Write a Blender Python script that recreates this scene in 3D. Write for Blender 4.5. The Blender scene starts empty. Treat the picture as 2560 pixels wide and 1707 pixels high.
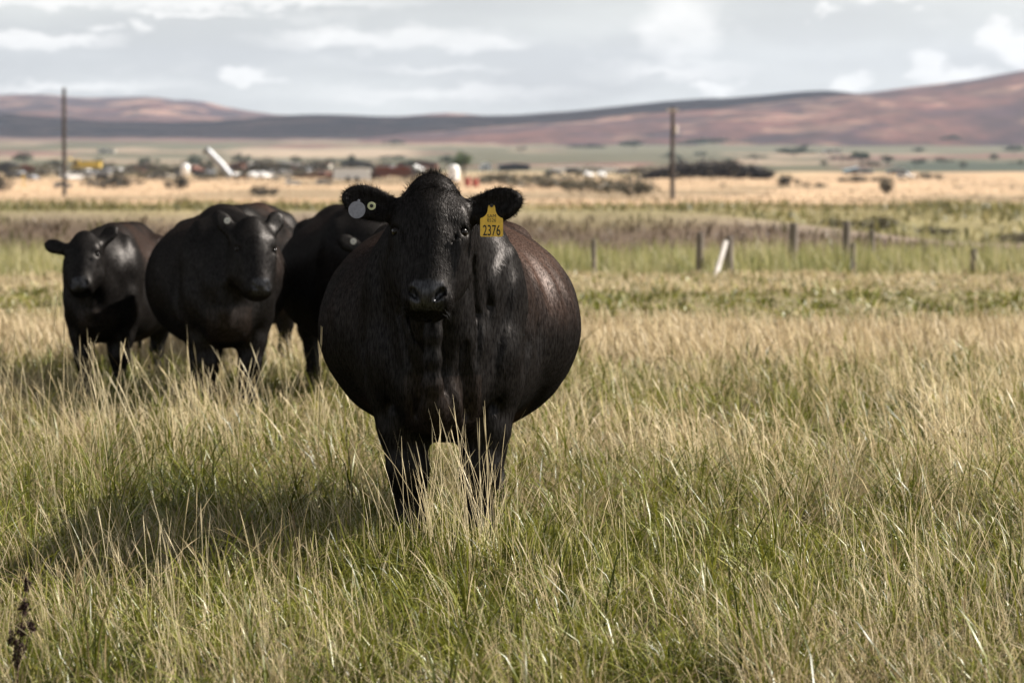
import bpy, math, random
import numpy as np
from mathutils import Vector, Matrix

random.seed(7)
rng = np.random.default_rng(11)
SC = bpy.context.scene
COL = SC.collection
pi = math.pi

# ------------------------------------------------------------------ camera
FPX = 8840.0            # focal length in photo pixels (photo 2560 wide)
CAMH = 1.45
HORY = 430.0            # photo row of the horizon
cam_d = bpy.data.cameras.new('camera')
cam = bpy.data.objects.new('camera', cam_d)
COL.objects.link(cam)
cam_d.sensor_width = 36.0
cam_d.lens = FPX / 2560 * 36.0
cam.location = (0, 0, CAMH)
cam.rotation_euler = (pi / 2 - math.atan((853.5 - HORY) / FPX), 0, 0)
cam_d.clip_start = 0.5
cam_d.clip_end = 60000
cam_d.dof.use_dof = True
cam_d.dof.focus_distance = 12.55
cam_d.dof.aperture_fstop = 5.4
SC.camera = cam

# ------------------------------------------------------------------ light
SUN_EL, SUN_AZ = math.radians(40), math.radians(20)      # azimuth from +X towards +Y
sun_dir = Vector((math.cos(SUN_EL) * math.cos(SUN_AZ), math.cos(SUN_EL) * math.sin(SUN_AZ), math.sin(SUN_EL)))
sd = bpy.data.lights.new('sun', 'SUN')
sd.energy = 5.0
sd.angle = math.radians(0.53)
sd.color = (1.0, 0.94, 0.86)
sun = bpy.data.objects.new('sun', sd)
COL.objects.link(sun)
sun.rotation_euler = sun_dir.to_track_quat('Z', 'Y').to_euler()

W = bpy.data.worlds.new('World')
SC.world = W
W.use_nodes = True
wn, wl = W.node_tree.nodes, W.node_tree.links
wn.clear()


def wmath(op, a=None, b=None, c=None, clamp=False):
    n = wn.new('ShaderNodeMath')
    n.operation = op
    n.use_clamp = clamp
    for i, v in enumerate((a, b, c)):
        if v is None:
            continue
        if isinstance(v, (int, float)):
            n.inputs[i].default_value = v
        else:
            wl.new(v, n.inputs[i])
    return n.outputs[0]


def build_world():
    out = wn.new('ShaderNodeOutputWorld')
    bg = wn.new('ShaderNodeBackground')
    bg.inputs['Strength'].default_value = 0.05
    sky = wn.new('ShaderNodeTexSky')
    sky.sky_type = 'NISHITA'
    sky.sun_disc = False
    sky.sun_elevation = SUN_EL
    sky.sun_rotation = pi / 2 - SUN_AZ
    sky.air_density = 1.0
    sky.dust_density = 1.5
    tc = wn.new('ShaderNodeTexCoord')
    sep = wn.new('ShaderNodeSeparateXYZ')
    wl.new(tc.outputs['Generated'], sep.inputs[0])
    X, Y, Z = sep.outputs
    az = wmath('ARCTAN2', X, Y)
    # noise, stretched along the horizon
    def noise(sx, sz, detail, rough, off=0.0):
        cmb = wn.new('ShaderNodeCombineXYZ')
        wl.new(wmath('MULTIPLY', X, sx), cmb.inputs[0])
        wl.new(wmath('MULTIPLY_ADD', Y, sx, off), cmb.inputs[1])
        wl.new(wmath('MULTIPLY', Z, sz), cmb.inputs[2])
        n = wn.new('ShaderNodeTexNoise')
        n.inputs['Scale'].default_value = 1.0
        n.inputs['Detail'].default_value = detail
        n.inputs['Roughness'].default_value = rough
        wl.new(cmb.outputs[0], n.inputs['Vector'])
        return n.outputs['Fac']
    n_big = noise(9, 46, 5, 0.52, 3.1)
    n_puff = noise(60, 150, 6, 0.6, 7.7)
    n_edge = noise(95, 240, 5, 0.6, 1.3)
    # veil of grey stratus everywhere in the sky
    veil = wn.new('ShaderNodeMapRange')
    veil.interpolation_type = 'SMOOTHSTEP'
    wl.new(n_big, veil.inputs['Value'])
    veil.inputs['From Min'].default_value = 0.40
    veil.inputs['From Max'].default_value = 0.66
    puff = wn.new('ShaderNodeMapRange')
    puff.interpolation_type = 'SMOOTHSTEP'
    wl.new(n_puff, puff.inputs['Value'])
    puff.inputs['From Min'].default_value = 0.52
    puff.inputs['From Max'].default_value = 0.80
    bright = wmath('MULTIPLY', puff.outputs[0], 0.35)
    # individual cumulus banks (photo display coordinates: x, y, half-width, half-height, strength)
    clouds = [(880, 92, 300, 26, .55), (1080, 104, 120, 22, .75), (575, 178, 62, 20, .95), (90, 96, 170, 17, .9),
              (235, 64, 34, 12, .6), (322, 74, 30, 14, .7), (430, 34, 160, 9, .85), (250, 6, 620, 17, .95),
              (1570, 60, 90, 85, .6), (1540, 165, 210, 22, .35), (2290, 85, 52, 34, 1.0), (2340, 120, 60, 40, .9),
              (2120, 160, 58, 36, .95), (2200, 185, 90, 20, .7), (1950, 195, 40, 22, .8), (1892, 28, 26, 16, .7),
              (1862, 48, 14, 10, .6), (2050, 5, 110, 9, .8), (1650, 205, 60, 14, .6), (1000, 215, 330, 22, .35),
              (180, 200, 260, 16, .4), (660, 38, 24, 6, .4), (1000, 160, 160, 12, .35)]
    tot = bright
    k = 1.0884 / FPX
    cmb = wn.new('ShaderNodeCombineXYZ')
    jit = wmath('SUBTRACT', n_edge, 0.5)
    jit2 = wmath('SUBTRACT', n_puff, 0.5)
    wl.new(wmath('MULTIPLY_ADD', jit2, 230 * k, az), cmb.inputs[0])
    wl.new(wmath('MULTIPLY_ADD', jit, 95 * k, Z), cmb.inputs[1])
    for (cx, cy, rx, ry, s) in clouds:
        mp = wn.new('ShaderNodeMapping')
        mp.vector_type = 'TEXTURE'
        mp.inputs['Location'].default_value = ((cx - 1176) * k, (395 - cy) * k, 0)
        mp.inputs['Scale'].default_value = (rx * 1.25 * k, ry * 1.25 * k, 1)
        wl.new(cmb.outputs[0], mp.inputs['Vector'])
        gr = wn.new('ShaderNodeTexGradient')
        gr.gradient_type = 'SPHERICAL'
        wl.new(mp.outputs[0], gr.inputs[0])
        tot = wmath('MAXIMUM', tot, wmath('MULTIPLY', gr.outputs['Fac'], s * 2.8))
    tot = wmath('MULTIPLY', wmath('MINIMUM', tot, 1.0), wmath('MULTIPLY_ADD', n_puff, 1.3, 0.15), clamp=True)
    # the cloud deck looks denser towards the horizon, where one looks along it
    thin = wn.new('ShaderNodeMapRange')
    wl.new(Z, thin.inputs['Value'])
    thin.inputs['From Min'].default_value = 0.06; thin.inputs['From Max'].default_value = 0.5
    thin.inputs['To Min'].default_value = 1.0; thin.inputs['To Max'].default_value = 0.15
    tot = wmath('MULTIPLY', tot, thin.outputs[0])
    hsv = wn.new('ShaderNodeHueSaturation')
    hsv.inputs['Saturation'].default_value = 0.22
    hsv.inputs['Value'].default_value = 1.0
    wl.new(sky.outputs[0], hsv.inputs['Color'])
    m1 = wn.new('ShaderNodeMixRGB')
    wl.new(wmath('MULTIPLY', wmath('MULTIPLY_ADD', veil.outputs[0], 0.55, 0.33), thin.outputs[0]), m1.inputs[0])
    wl.new(hsv.outputs[0], m1.inputs[1])
    m1.inputs[2].default_value = (6.7, 6.78, 6.32, 1)
    m2 = wn.new('ShaderNodeMixRGB')
    wl.new(tot, m2.inputs[0])
    wl.new(m1.outputs[0], m2.inputs[1])
    m2.inputs[2].default_value = (8.9, 8.7, 8.2, 1)
    wl.new(m2.outputs[0], bg.inputs['Color'])
    wl.new(bg.outputs[0], out.inputs['Surface'])


build_world()
SC.view_settings.view_transform = 'Standard'
SC.view_settings.look = 'None'
SC.view_settings.exposure = 1.42
SC.view_settings.gamma = 1.0
SC.view_settings.use_curve_mapping = False
SC.cycles.max_bounces = 4
SC.cycles.diffuse_bounces = 2
SC.cycles.glossy_bounces = 2
SC.cycles.transmission_bounces = 2
SC.cycles.transparent_max_bounces = 8
SC.cycles.volume_bounces = 0
SC.cycles.use_denoising = True
SC.cycles.use_adaptive_sampling = False

# ------------------------------------------------------------------ helpers
def tag(o, label=None, cat=None, group=None, kind=None):
    if label: o['label'] = label
    if cat: o['category'] = cat
    if group: o['group'] = group
    if kind: o['kind'] = kind
    return o


def empty(name, loc=(0, 0, 0), rz=0.0, scale=1.0):
    o = bpy.data.objects.new(name, None)
    o.empty_display_size = 0.2
    COL.objects.link(o)
    o.location = loc
    o.rotation_euler = (0, 0, rz)
    o.scale = (scale, scale, scale)
    return o


def link_mesh(name, me, mat=None, parent=None):
    o = bpy.data.objects.new(name, me)
    COL.objects.link(o)
    if mat: me.materials.append(mat)
    if parent: o.parent = parent
    return o


def np_mesh(name, V, F, mat=None, parent=None, cols=None, smooth=False, attrs=None):
    """F: list of int arrays, each (n,3) or (n,4)."""
    me = bpy.data.meshes.new(name)
    V = np.asarray(V, np.float32)
    F = [np.asarray(f, np.int32) for f in F if len(f)]
    loops = np.concatenate([f.ravel() for f in F])
    sizes = np.concatenate([np.full(len(f), f.shape[1], np.int32) for f in F])
    starts = np.concatenate([[0], np.cumsum(sizes)[:-1]]).astype(np.int32)
    me.vertices.add(len(V)); me.vertices.foreach_set('co', V.ravel())
    me.loops.add(len(loops)); me.loops.foreach_set('vertex_index', loops)
    me.polygons.add(len(sizes)); me.polygons.foreach_set('loop_start', starts)
    me.polygons.foreach_set('loop_total', sizes)
    me.update(calc_edges=True)
    if smooth:
        me.polygons.foreach_set('use_smooth', np.ones(len(sizes), bool))
    if cols is not None:
        a = me.attributes.new('Col', 'FLOAT_COLOR', 'POINT')
        c4 = np.ones((len(V), 4), np.float32); c4[:, :3] = cols
        a.data.foreach_set('color', c4.ravel())
    for nm, arr in (attrs or {}).items():
        a = me.attributes.new(nm, 'FLOAT', 'POINT')
        a.data.foreach_set('value', np.asarray(arr, np.float32))
    return link_mesh(name, me, mat, parent)


def hash2(ix, iy, seed):
    h = (ix.astype(np.int64) * 374761393 + iy.astype(np.int64) * 668265263 + seed * 1442695041) & 0xffffffff
    h = ((h ^ (h >> 13)) * 1274126177) & 0xffffffff
    h = h ^ (h >> 16)
    return (h & 0xffff) / 65535.0


def vnoise(x, y, seed=0):
    x = np.asarray(x, float); y = np.asarray(y, float)
    ix, iy = np.floor(x), np.floor(y)
    fx, fy = x - ix, y - iy
    fx = fx * fx * (3 - 2 * fx); fy = fy * fy * (3 - 2 * fy)
    ix = ix.astype(np.int64); iy = iy.astype(np.int64)
    a = hash2(ix, iy, seed); b = hash2(ix + 1, iy, seed)
    c = hash2(ix, iy + 1, seed); d = hash2(ix + 1, iy + 1, seed)
    return (a * (1 - fx) + b * fx) * (1 - fy) + (c * (1 - fx) + d * fx) * fy


def fbm(x, y, seed=0, oct=4, gain=0.5):
    s, a, t = 0.0, 1.0, 0.0
    for o in range(oct):
        s = s + a * vnoise(x * 2 ** o + 17.3 * o, y * 2 ** o - 9.1 * o, seed + o)
        t += a; a *= gain
    return s / t


def sstep(a, b, x):
    t = np.clip((np.asarray(x, float) - a) / (b - a), 0, 1)
    return t * t * (3 - 2 * t)


MATS = {}


def mat_simple(name, col, rough=0.7, metal=0.0, spec=0.4, nscale=0.0, nvar=0.25, bump=0.0, coat=0.0):
    if name in MATS: return MATS[name]
    m = bpy.data.materials.new(name); m.use_nodes = True
    nt = m.node_tree; b = nt.nodes['Principled BSDF']
    b.inputs['Base Color'].default_value = (*col, 1)
    b.inputs['Roughness'].default_value = rough
    b.inputs['Metallic'].default_value = metal
    b.inputs['Specular IOR Level'].default_value = spec
    b.inputs['Coat Weight'].default_value = coat
    if nscale:
        tc = nt.nodes.new('ShaderNodeTexCoord')
        n = nt.nodes.new('ShaderNodeTexNoise')
        n.inputs['Scale'].default_value = nscale; n.inputs['Detail'].default_value = 6
        nt.links.new(tc.outputs['Object'], n.inputs['Vector'])
        mr = nt.nodes.new('ShaderNodeMapRange')
        nt.links.new(n.outputs['Fac'], mr.inputs['Value'])
        mr.inputs['From Min'].default_value = .25; mr.inputs['From Max'].default_value = .75
        mr.inputs['To Min'].default_value = 1 - nvar; mr.inputs['To Max'].default_value = 1 + nvar
        mx = nt.nodes.new('ShaderNodeMixRGB'); mx.blend_type = 'MULTIPLY'; mx.inputs[0].default_value = 1
        mx.inputs[1].default_value = (*col, 1)
        nt.links.new(mr.outputs[0], mx.inputs[2])
        nt.links.new(mx.outputs[0], b.inputs['Base Color'])
        if bump:
            bp = nt.nodes.new('ShaderNodeBump'); bp.inputs['Strength'].default_value = bump
            nt.links.new(n.outputs['Fac'], bp.inputs['Height']); nt.links.new(bp.outputs[0], b.inputs['Normal'])
    MATS[name] = m
    return m


def mat_leaf(name, rough=0.45, spec=0.5, trans=0.3):
    """vertex-coloured plant matter with a little light coming through"""
    if name in MATS: return MATS[name]
    m = bpy.data.materials.new(name); m.use_nodes = True
    nt = m.node_tree; b = nt.nodes['Principled BSDF']; out = nt.nodes['Material Output']
    at = nt.nodes.new('ShaderNodeAttribute'); at.attribute_name = 'Col'
    nt.links.new(at.outputs['Color'], b.inputs['Base Color'])
    b.inputs['Roughness'].default_value = rough
    b.inputs['Specular IOR Level'].default_value = spec
    tr = nt.nodes.new('ShaderNodeBsdfTranslucent')
    nt.links.new(at.outputs['Color'], tr.inputs['Color'])
    mx = nt.nodes.new('ShaderNodeMixShader'); mx.inputs[0].default_value = trans
    nt.links.new(b.outputs[0], mx.inputs[1]); nt.links.new(tr.outputs[0], mx.inputs[2])
    nt.links.new(mx.outputs[0], out.inputs['Surface'])
    MATS[name] = m
    return m


def mat_ground(name, vals, rough=0.95):
    """vertex colour times noise at given (scale, strength) pairs in object space"""
    m = bpy.data.materials.new(name); m.use_nodes = True
    nt = m.node_tree; b = nt.nodes['Principled BSDF']
    b.inputs['Roughness'].default_value = rough
    b.inputs['Specular IOR Level'].default_value = 0.15
    at = nt.nodes.new('ShaderNodeAttribute'); at.attribute_name = 'Col'
    tc = nt.nodes.new('ShaderNodeTexCoord')
    cur = at.outputs['Color']
    for (sx, sy, sz, st) in vals:
        mp = nt.nodes.new('ShaderNodeMapping'); mp.inputs['Scale'].default_value = (sx, sy, sz)
        nt.links.new(tc.outputs['Object'], mp.inputs['Vector'])
        n = nt.nodes.new('ShaderNodeTexNoise'); n.inputs['Scale'].default_value = 1
        n.inputs['Detail'].default_value = 5; n.inputs['Roughness'].default_value = .6
        nt.links.new(mp.outputs[0], n.inputs['Vector'])
        mr = nt.nodes.new('ShaderNodeMapRange')
        nt.links.new(n.outputs['Fac'], mr.inputs['Value'])
        mr.inputs['From Min'].default_value = .3; mr.inputs['From Max'].default_value = .7
        mr.inputs['To Min'].default_value = 1 - st; mr.inputs['To Max'].default_value = 1 + st
        mx = nt.nodes.new('ShaderNodeMixRGB'); mx.blend_type = 'MULTIPLY'; mx.inputs[0].default_value = 1
        nt.links.new(cur, mx.inputs[1]); nt.links.new(mr.outputs[0], mx.inputs[2])
        cur = mx.outputs[0]
    nt.links.new(cur, b.inputs['Base Color'])
    MATS[name] = m
    return m


K = 1.0884                       # display -> photo pixels
def ang(xd):                     # display x -> lateral slope x/d
    return (xd - 1176) * K / FPX
def elev(yd):                    # display y -> vertical slope above the horizon
    return (HORY - yd * K) / FPX


# ------------------------------------------------------------------ terrain
PROF_D = np.array([-60, 0, 44, 50, 54, 70, 74, 80, 82, 88, 150, 250, 388, 600, 800, 1200, 2000, 3000, 4000, 5200, 9000, 16000.])
PROF_Z = np.array([0, 0, 0, -.02, -.55, -.60, -.50, .54, .56, .10, -.25, -.9, -1.5, -.25, .9, 2.4, 7.5, 20, 36, 55, 70, 60.])


def ground_z(x, d):
    x = np.asarray(x, float); d = np.asarray(d, float)
    z = np.interp(d, PROF_D, PROF_Z)
    # the bank runs out to the right
    bank = np.interp(d, [70, 74, 80, 82, 88, 100], [0, 0.05, 1.02, 1.04, .62, 0])
    run = sstep(3.0, 11.5, x)
    z = z - bank * run * 0.72
    near = sstep(60, 30, d)
    z = z + near * (fbm(x * .35 + 3, d * .35, 5) - .5) * .10 * sstep(0, 5, np.abs(d))
    far = sstep(55, 120, d)
    z = z + far * (fbm(x * .03 + 9, d * .03, 15) - .5) * np.clip(d * .0012, 0.05, 6)
    return z


def gz(x, d):
    return float(ground_z(np.array([x]), np.array([d]))[0])


def on_ground(xd, yd, dmin=56):
    """ground point seen at display pixel (xd, yd)"""
    d = np.concatenate([np.arange(dmin, 200, .5), np.geomspace(200, 5200, 1500)])
    z = ground_z(ang(xd) * d, d)
    s = (z - CAMH) / d
    i = np.argmax(s >= elev(yd))
    if s[i] < elev(yd): i = len(d) - 1
    return Vector((ang(xd) * d[i], d[i], z[i]))


def lerp3(a, b, t):
    t = np.asarray(t)[..., None]
    return np.asarray(a) * (1 - t) + np.asarray(b) * t


TAN = (.40, .275, .165); TAN2 = (.31, .215, .13); OLIVE = (.15, .145, .055); BROWN = (.066, .045, .030)
SOIL = (.05, .04, .02); GREENF = (.12, .135, .06); RED = (.13, .068, .055)


def land_colour(x, d):
    u = x / np.maximum(d, 1) / (K / FPX) + 1176       # lateral position on display scale
    n = fbm(x * .05, d * .02, 33)
    nf = fbm(x * .4, d * .12, 37)
    c = np.broadcast_to(np.array(SOIL), x.shape + (3,)).copy()
    c = lerp3(c, lerp3((.10, .085, .035), (.16, .125, .06), nf), sstep(25, 32, d))
    c = lerp3(c, lerp3(OLIVE, (.17, .14, .07), nf), sstep(50, 55, d))
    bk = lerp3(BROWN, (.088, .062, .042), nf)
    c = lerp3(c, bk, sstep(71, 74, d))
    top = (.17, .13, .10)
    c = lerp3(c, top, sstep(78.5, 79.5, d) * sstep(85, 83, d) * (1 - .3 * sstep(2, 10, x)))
    edge = 86 + 30 * (n - .5)
    c = lerp3(c, lerp3((.12, .11, .042), (.20, .16, .075), nf), sstep(edge - 1, edge + 3, d))
    t0 = 215 + 190 * (n - .5) + 60 * sstep(4, 18, x * 100 / np.maximum(d, 1))
    dry = lerp3(TAN, TAN2, fbm(x * .06, d * .015, 41))
    dry = lerp3(dry, (.20, .145, .085), sstep(.50, .62, fbm(x * .035, d * .02, 52)))
    c = lerp3(c, dry, sstep(t0, t0 + 60, d))
    # yard, then fields of the valley
    c = lerp3(c, lerp3((.24, .19, .11), (.34, .25, .15), nf), sstep(620, 800, d) * (1 - sstep(1700, 2000, u)))
    g1 = lerp3((.060, .058, .034), (.084, .076, .045), fbm(x * .01, d * .003, 61))
    c = lerp3(c, g1, sstep(900, 1000, d))
    strip = fbm(u * .004, d * .0028, 63, 2)
    strip2 = fbm(u * .002 + 5, d * .0045, 64, 2)
    c = lerp3(c, (.19, .145, .10), sstep(.55, .62, strip) * sstep(1050, 1300, d))
    c = lerp3(c, (.085, .082, .052), sstep(.58, .64, strip2) * sstep(1500, 1700, d))
    c = lerp3(c, RED, sstep(.62, .68, fbm(u * .003 + 11, d * .003, 66, 2)) * sstep(1200, 1400, d))
    # big stubble field on the left, irrigated field on the right
    c = lerp3(c, (.24, .185, .13), sstep(505, 560, u) * sstep(1000, 900, u) * sstep(2150, 2250, d) * sstep(3200, 3000, d))
    c = lerp3(c, (.036, .045, .031), sstep(2000, 2080, u) * sstep(1000, 1080, d) * sstep(1900, 1800, d))
    c = lerp3(c, (.088, .084, .054), sstep(1150, 1350, u) * sstep(2500, 2650, d) * sstep(3900, 3700, d))
    c = lerp3(c, (.10, .062, .05), sstep(3600, 4300, d))
    return c


def build_ground():
    d = np.concatenate([np.arange(-60, 0, 6), np.arange(0, 48, .6), np.arange(48, 96, .4), np.geomspace(96, 16000, 230)])
    u = np.linspace(-1, 1, 241)
    u = np.sign(u) * np.abs(u) ** 1.6
    wd = 14 + .62 * np.abs(d)
    X = u[None, :] * wd[:, None]
    D = np.broadcast_to(d[:, None], X.shape)
    Z = ground_z(X, D)
    C = land_colour(X, D)
    V = np.stack([X, D, Z], -1).reshape(-1, 3)
    n, m = X.shape
    idx = np.arange(n * m).reshape(n, m)
    F = np.stack([idx[:-1, :-1], idx[:-1, 1:], idx[1:, 1:], idx[1:, :-1]], -1).reshape(-1, 4)
    m_ = mat_ground('ground_mat', [(6, 6, 6, .25), (.5, .25, .5, .22), (.02, .01, .02, .15)])
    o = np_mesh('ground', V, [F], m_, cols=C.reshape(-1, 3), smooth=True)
    tag(o, kind='structure')


build_ground()


def hill(name, pts, d0, dc, d1, base_slope, cols, seed, rough, gully):
    """ridge whose skyline follows display points pts; foot at d0, crest at dc, back at d1"""
    xs = np.linspace(-2600, 5000, 400)
    px, py = zip(*pts)
    crest = np.interp(xs, px, [elev(y) for y in py])
    crest = np.convolve(np.pad(crest, 4, mode='edge'), np.ones(9) / 9, 'valid')
    t = np.concatenate([np.linspace(0, 1, 64), np.linspace(1, 1.9, 12)[1:]])
    d = np.where(t <= 1, d0 + (dc - d0) * t, dc + (d1 - dc) * (t - 1) / .9)
    A = (xs - 1176) * K / FPX
    X = A[None, :] * d[:, None]
    D = np.broadcast_to(d[:, None], X.shape)
    zc = crest[None, :] * dc + CAMH
    zb = base_slope * d0 + CAMH
    prof = np.where(t <= 1, np.interp(t, [0, .12, .5, .85, 1], [-.06, .10, .56, .93, 1.0]), 1 - .9 * np.clip(t - 1, 0, 1) ** 1.3)[:, None]
    Z = zb + (zc - zb) * prof
    sc = 1.0 / (dc - d0)
    wob = fbm(X * sc * 5, D * sc * 3, seed, 5) - .5
    gl = np.abs(fbm(X * sc * 7 + .8 * wob, D * sc * 1.4, seed + 9, 4) - .5) * 2
    Z = Z + (wob * rough + (gl - .3) * gully) * np.clip(prof, 0, 1) * np.interp(t, [0, .2, .85, 1, 1.9], [0, 1, .6, .12, .5])[:, None] * np.maximum(zc - zb, 8)
    n1 = fbm(X * sc * 16, D * sc * 9, seed + 3, 5)
    n2 = fbm(X * sc * 45, D * sc * 16, seed + 4, 4)
    C = lerp3(cols[0], cols[1], sstep(.35, .65, n1))
    C = lerp3(C, cols[2], sstep(.53, .66, n2) * sstep(.35, .6, fbm(X * sc * 6, D * sc * 6, seed + 7)))
    V = np.stack([X, D, Z], -1).reshape(-1, 3)
    n, m = X.shape
    idx = np.arange(n * m).reshape(n, m)
    F = np.stack([idx[:-1, :-1], idx[:-1, 1:], idx[1:, 1:], idx[1:, :-1]], -1).reshape(-1, 4)
    o = np_mesh(name, V, [F], MATS['hill_mat'], cols=C.reshape(-1, 3), smooth=True)
    tag(o, kind='structure')
    return o


mat_ground('hill_mat', [(.05, .012, .05, .45), (.014, .005, .014, .4), (.005, .003, .005, .25)])
H_COLS = [(.030, .015, .019), (.082, .036, .029), (.175, .102, .074)]
hill('hills_far_left', [(-2600, 250), (-900, 225), (-300, 236), (0, 222), (100, 208), (150, 221), (215, 229), (310, 214), (420, 231), (520, 250), (620, 264),
                        (760, 275), (950, 268), (1000, 261), (1190, 272), (2000, 280), (5000, 260)], 7600, 10500, 13500, elev(330), H_COLS, 71, .45, .5)
hill('hill_ridge', [(-2600, 225), (-600, 238), (0, 258), (200, 276), (350, 281), (500, 279), (620, 268), (750, 262), (900, 270), (1000, 266), (1190, 269), (1350, 258),
                    (1550, 238), (1750, 219), (1880, 205), (1950, 214), (2100, 240), (2400, 260), (5000, 250)], 4600, 7000, 9000, elev(345), H_COLS, 81, .2, .25)
hill('hill_slope_right', [(-2600, 345), (300, 345), (620, 338), (800, 318), (1000, 300), (1200, 286), (1400, 271), (1550, 258), (1750, 239), (1950, 219), (2100, 201), (2200, 189),
                          (2300, 172), (2352, 160), (2600, 120), (3200, 70), (5000, 60)], 3300, 4700, 6300, elev(346), H_COLS, 91, .22, .25)

# ------------------------------------------------------------------ implicit modelling (for the cattle)
class Field:
    def __init__(s, lo, hi, h):
        s.lo = np.array(lo, float); s.h = h
        n = np.ceil((np.array(hi) - s.lo) / h).astype(int) + 1
        s.n = n
        s.F = np.full(n, .25, np.float32)
        s.ax = [(s.lo[i] + np.arange(n[i]) * h).astype(np.float32) for i in range(3)]

    def block(s, lo, hi):
        sl = []
        for i in range(3):
            a = max(0, int((lo[i] - s.lo[i]) / s.h)); b = min(s.n[i], int((hi[i] - s.lo[i]) / s.h) + 2)
            sl.append(slice(a, max(b, a)))
        sl = tuple(sl)
        P = (s.ax[0][sl[0]][:, None, None], s.ax[1][sl[1]][None, :, None], s.ax[2][sl[2]][None, None, :])
        return sl, P

    def apply(s, sl, d, k, sub=False):
        f = s.F[sl]
        if sub:
            hh = np.clip(.5 - .5 * (f + d) / k, 0, 1)
            s.F[sl] = f * (1 - hh) + (-d) * hh + k * hh * (1 - hh)
        else:
            hh = np.clip(.5 + .5 * (f - d) / k, 0, 1)
            s.F[sl] = f * (1 - hh) + d * hh - k * hh * (1 - hh)

    def ell(s, c, r, k=.05, R=None, sub=False):
        c = np.array(c, float); r = np.array(r, float)
        m = max(r) + k + .03 if R is not None else r + k + .03
        sl, P = s.block(c - m, c + m)
        q = [P[i] - c[i] for i in range(3)]
        if R is not None:
            q = [R[i][0] * q[0] + R[i][1] * q[1] + R[i][2] * q[2] for i in range(3)]
        k0 = np.sqrt(sum((q[i] / r[i]) ** 2 for i in range(3)))
        k1 = np.sqrt(sum((q[i] / r[i] ** 2) ** 2 for i in range(3)))
        d = k0 * (k0 - 1) / np.maximum(k1, 1e-4)
        s.apply(sl, d.astype(np.float32), k, sub)

    def cone(s, a, b, ra, rb, k=.04, xs=1.0, sub=False):
        a = np.array(a, float); b = np.array(b, float)
        m = max(ra, rb) / min(xs, 1) + k + .03
        sl, P = s.block(np.minimum(a, b) - m, np.maximum(a, b) + m)
        ab = b - a
        sc = np.array([xs, 1, 1])
        abn = ab * sc
        q = [(P[i] - a[i]) * sc[i] for i in range(3)]
        t = np.clip((q[0] * abn[0] + q[1] * abn[1] + q[2] * abn[2]) / (abn @ abn), 0, 1)
        d = np.sqrt(sum((q[i] - t * abn[i]) ** 2 for i in range(3))) - (ra + (rb - ra) * t)
        s.apply(sl, d.astype(np.float32), k, sub)

    def chain(s, pts, rs, k=.04, xs=1.0, sub=False):
        for i in range(len(pts) - 1):
            s.cone(pts[i], pts[i + 1], rs[i], rs[i + 1], k, xs, sub)

    def mesh(s):
        F = s.F
        S = F < 0
        n = F.shape
        cnt = np.zeros((n[0] - 1, n[1] - 1, n[2] - 1), np.int8)
        cor = [(i, j, k) for i in (0, 1) for j in (0, 1) for k in (0, 1)]
        for (i, j, k) in cor:
            cnt += S[i:n[0] - 1 + i, j:n[1] - 1 + j, k:n[2] - 1 + k]
        act = np.argwhere((cnt > 0) & (cnt < 8))
        vid = np.full(cnt.shape, -1, np.int32)
        vid[tuple(act.T)] = np.arange(len(act))
        acc = np.zeros((len(act), 3)); w = np.zeros(len(act))
        for a in cor:
            for ax in range(3):
                if a[ax]: continue
                b = list(a); b[ax] = 1
                fa = F[tuple((act + a).T)]; fb = F[tuple((act + b).T)]
                msk = (fa < 0) != (fb < 0)
                t = fa / np.where(msk, fa - fb, 1)
                p = np.array(a, float)[None] + t[:, None] * (np.array(b) - np.array(a))[None]
                acc[msk] += p[msk]; w[msk] += 1
        V = s.lo + (act + acc / np.maximum(w, 1)[:, None]) * s.h
        Q = []
        for ax in range(3):
            o1, o2 = [(1, 2), (2, 0), (0, 1)][ax]
            sl0 = [slice(None)] * 3; sl1 = [slice(None)] * 3
            sl0[ax] = slice(0, n[ax] - 1); sl1[ax] = slice(1, n[ax])
            A, B = S[tuple(sl0)], S[tuple(sl1)]
            e = np.argwhere(A != B)
            e = e[(e[:, o1] > 0) & (e[:, o2] > 0) & (e[:, o1] < n[o1] - 1) & (e[:, o2] < n[o2] - 1)]
            fl = A[tuple(e.T)]
            def cell(d1, d2):
                c = e.copy(); c[:, o1] -= d1; c[:, o2] -= d2
                return vid[tuple(c.T)]
            q = np.stack([cell(1, 1), cell(0, 1), cell(0, 0), cell(1, 0)], 1)
            q[~fl] = q[~fl][:, ::-1]
            Q.append(q)
        Q = np.concatenate(Q)
        # light relaxation
        for it in range(2):
            sm = np.zeros_like(V); c = np.zeros(len(V))
            for a, b in ((0, 1), (1, 2), (2, 3), (3, 0)):
                np.add.at(sm, Q[:, a], V[Q[:, b]]); np.add.at(c, Q[:, a], 1)
                np.add.at(sm, Q[:, b], V[Q[:, a]]); np.add.at(c, Q[:, b], 1)
            V = V * .6 + .4 * sm / np.maximum(c, 1)[:, None]
        return V, Q


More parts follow.
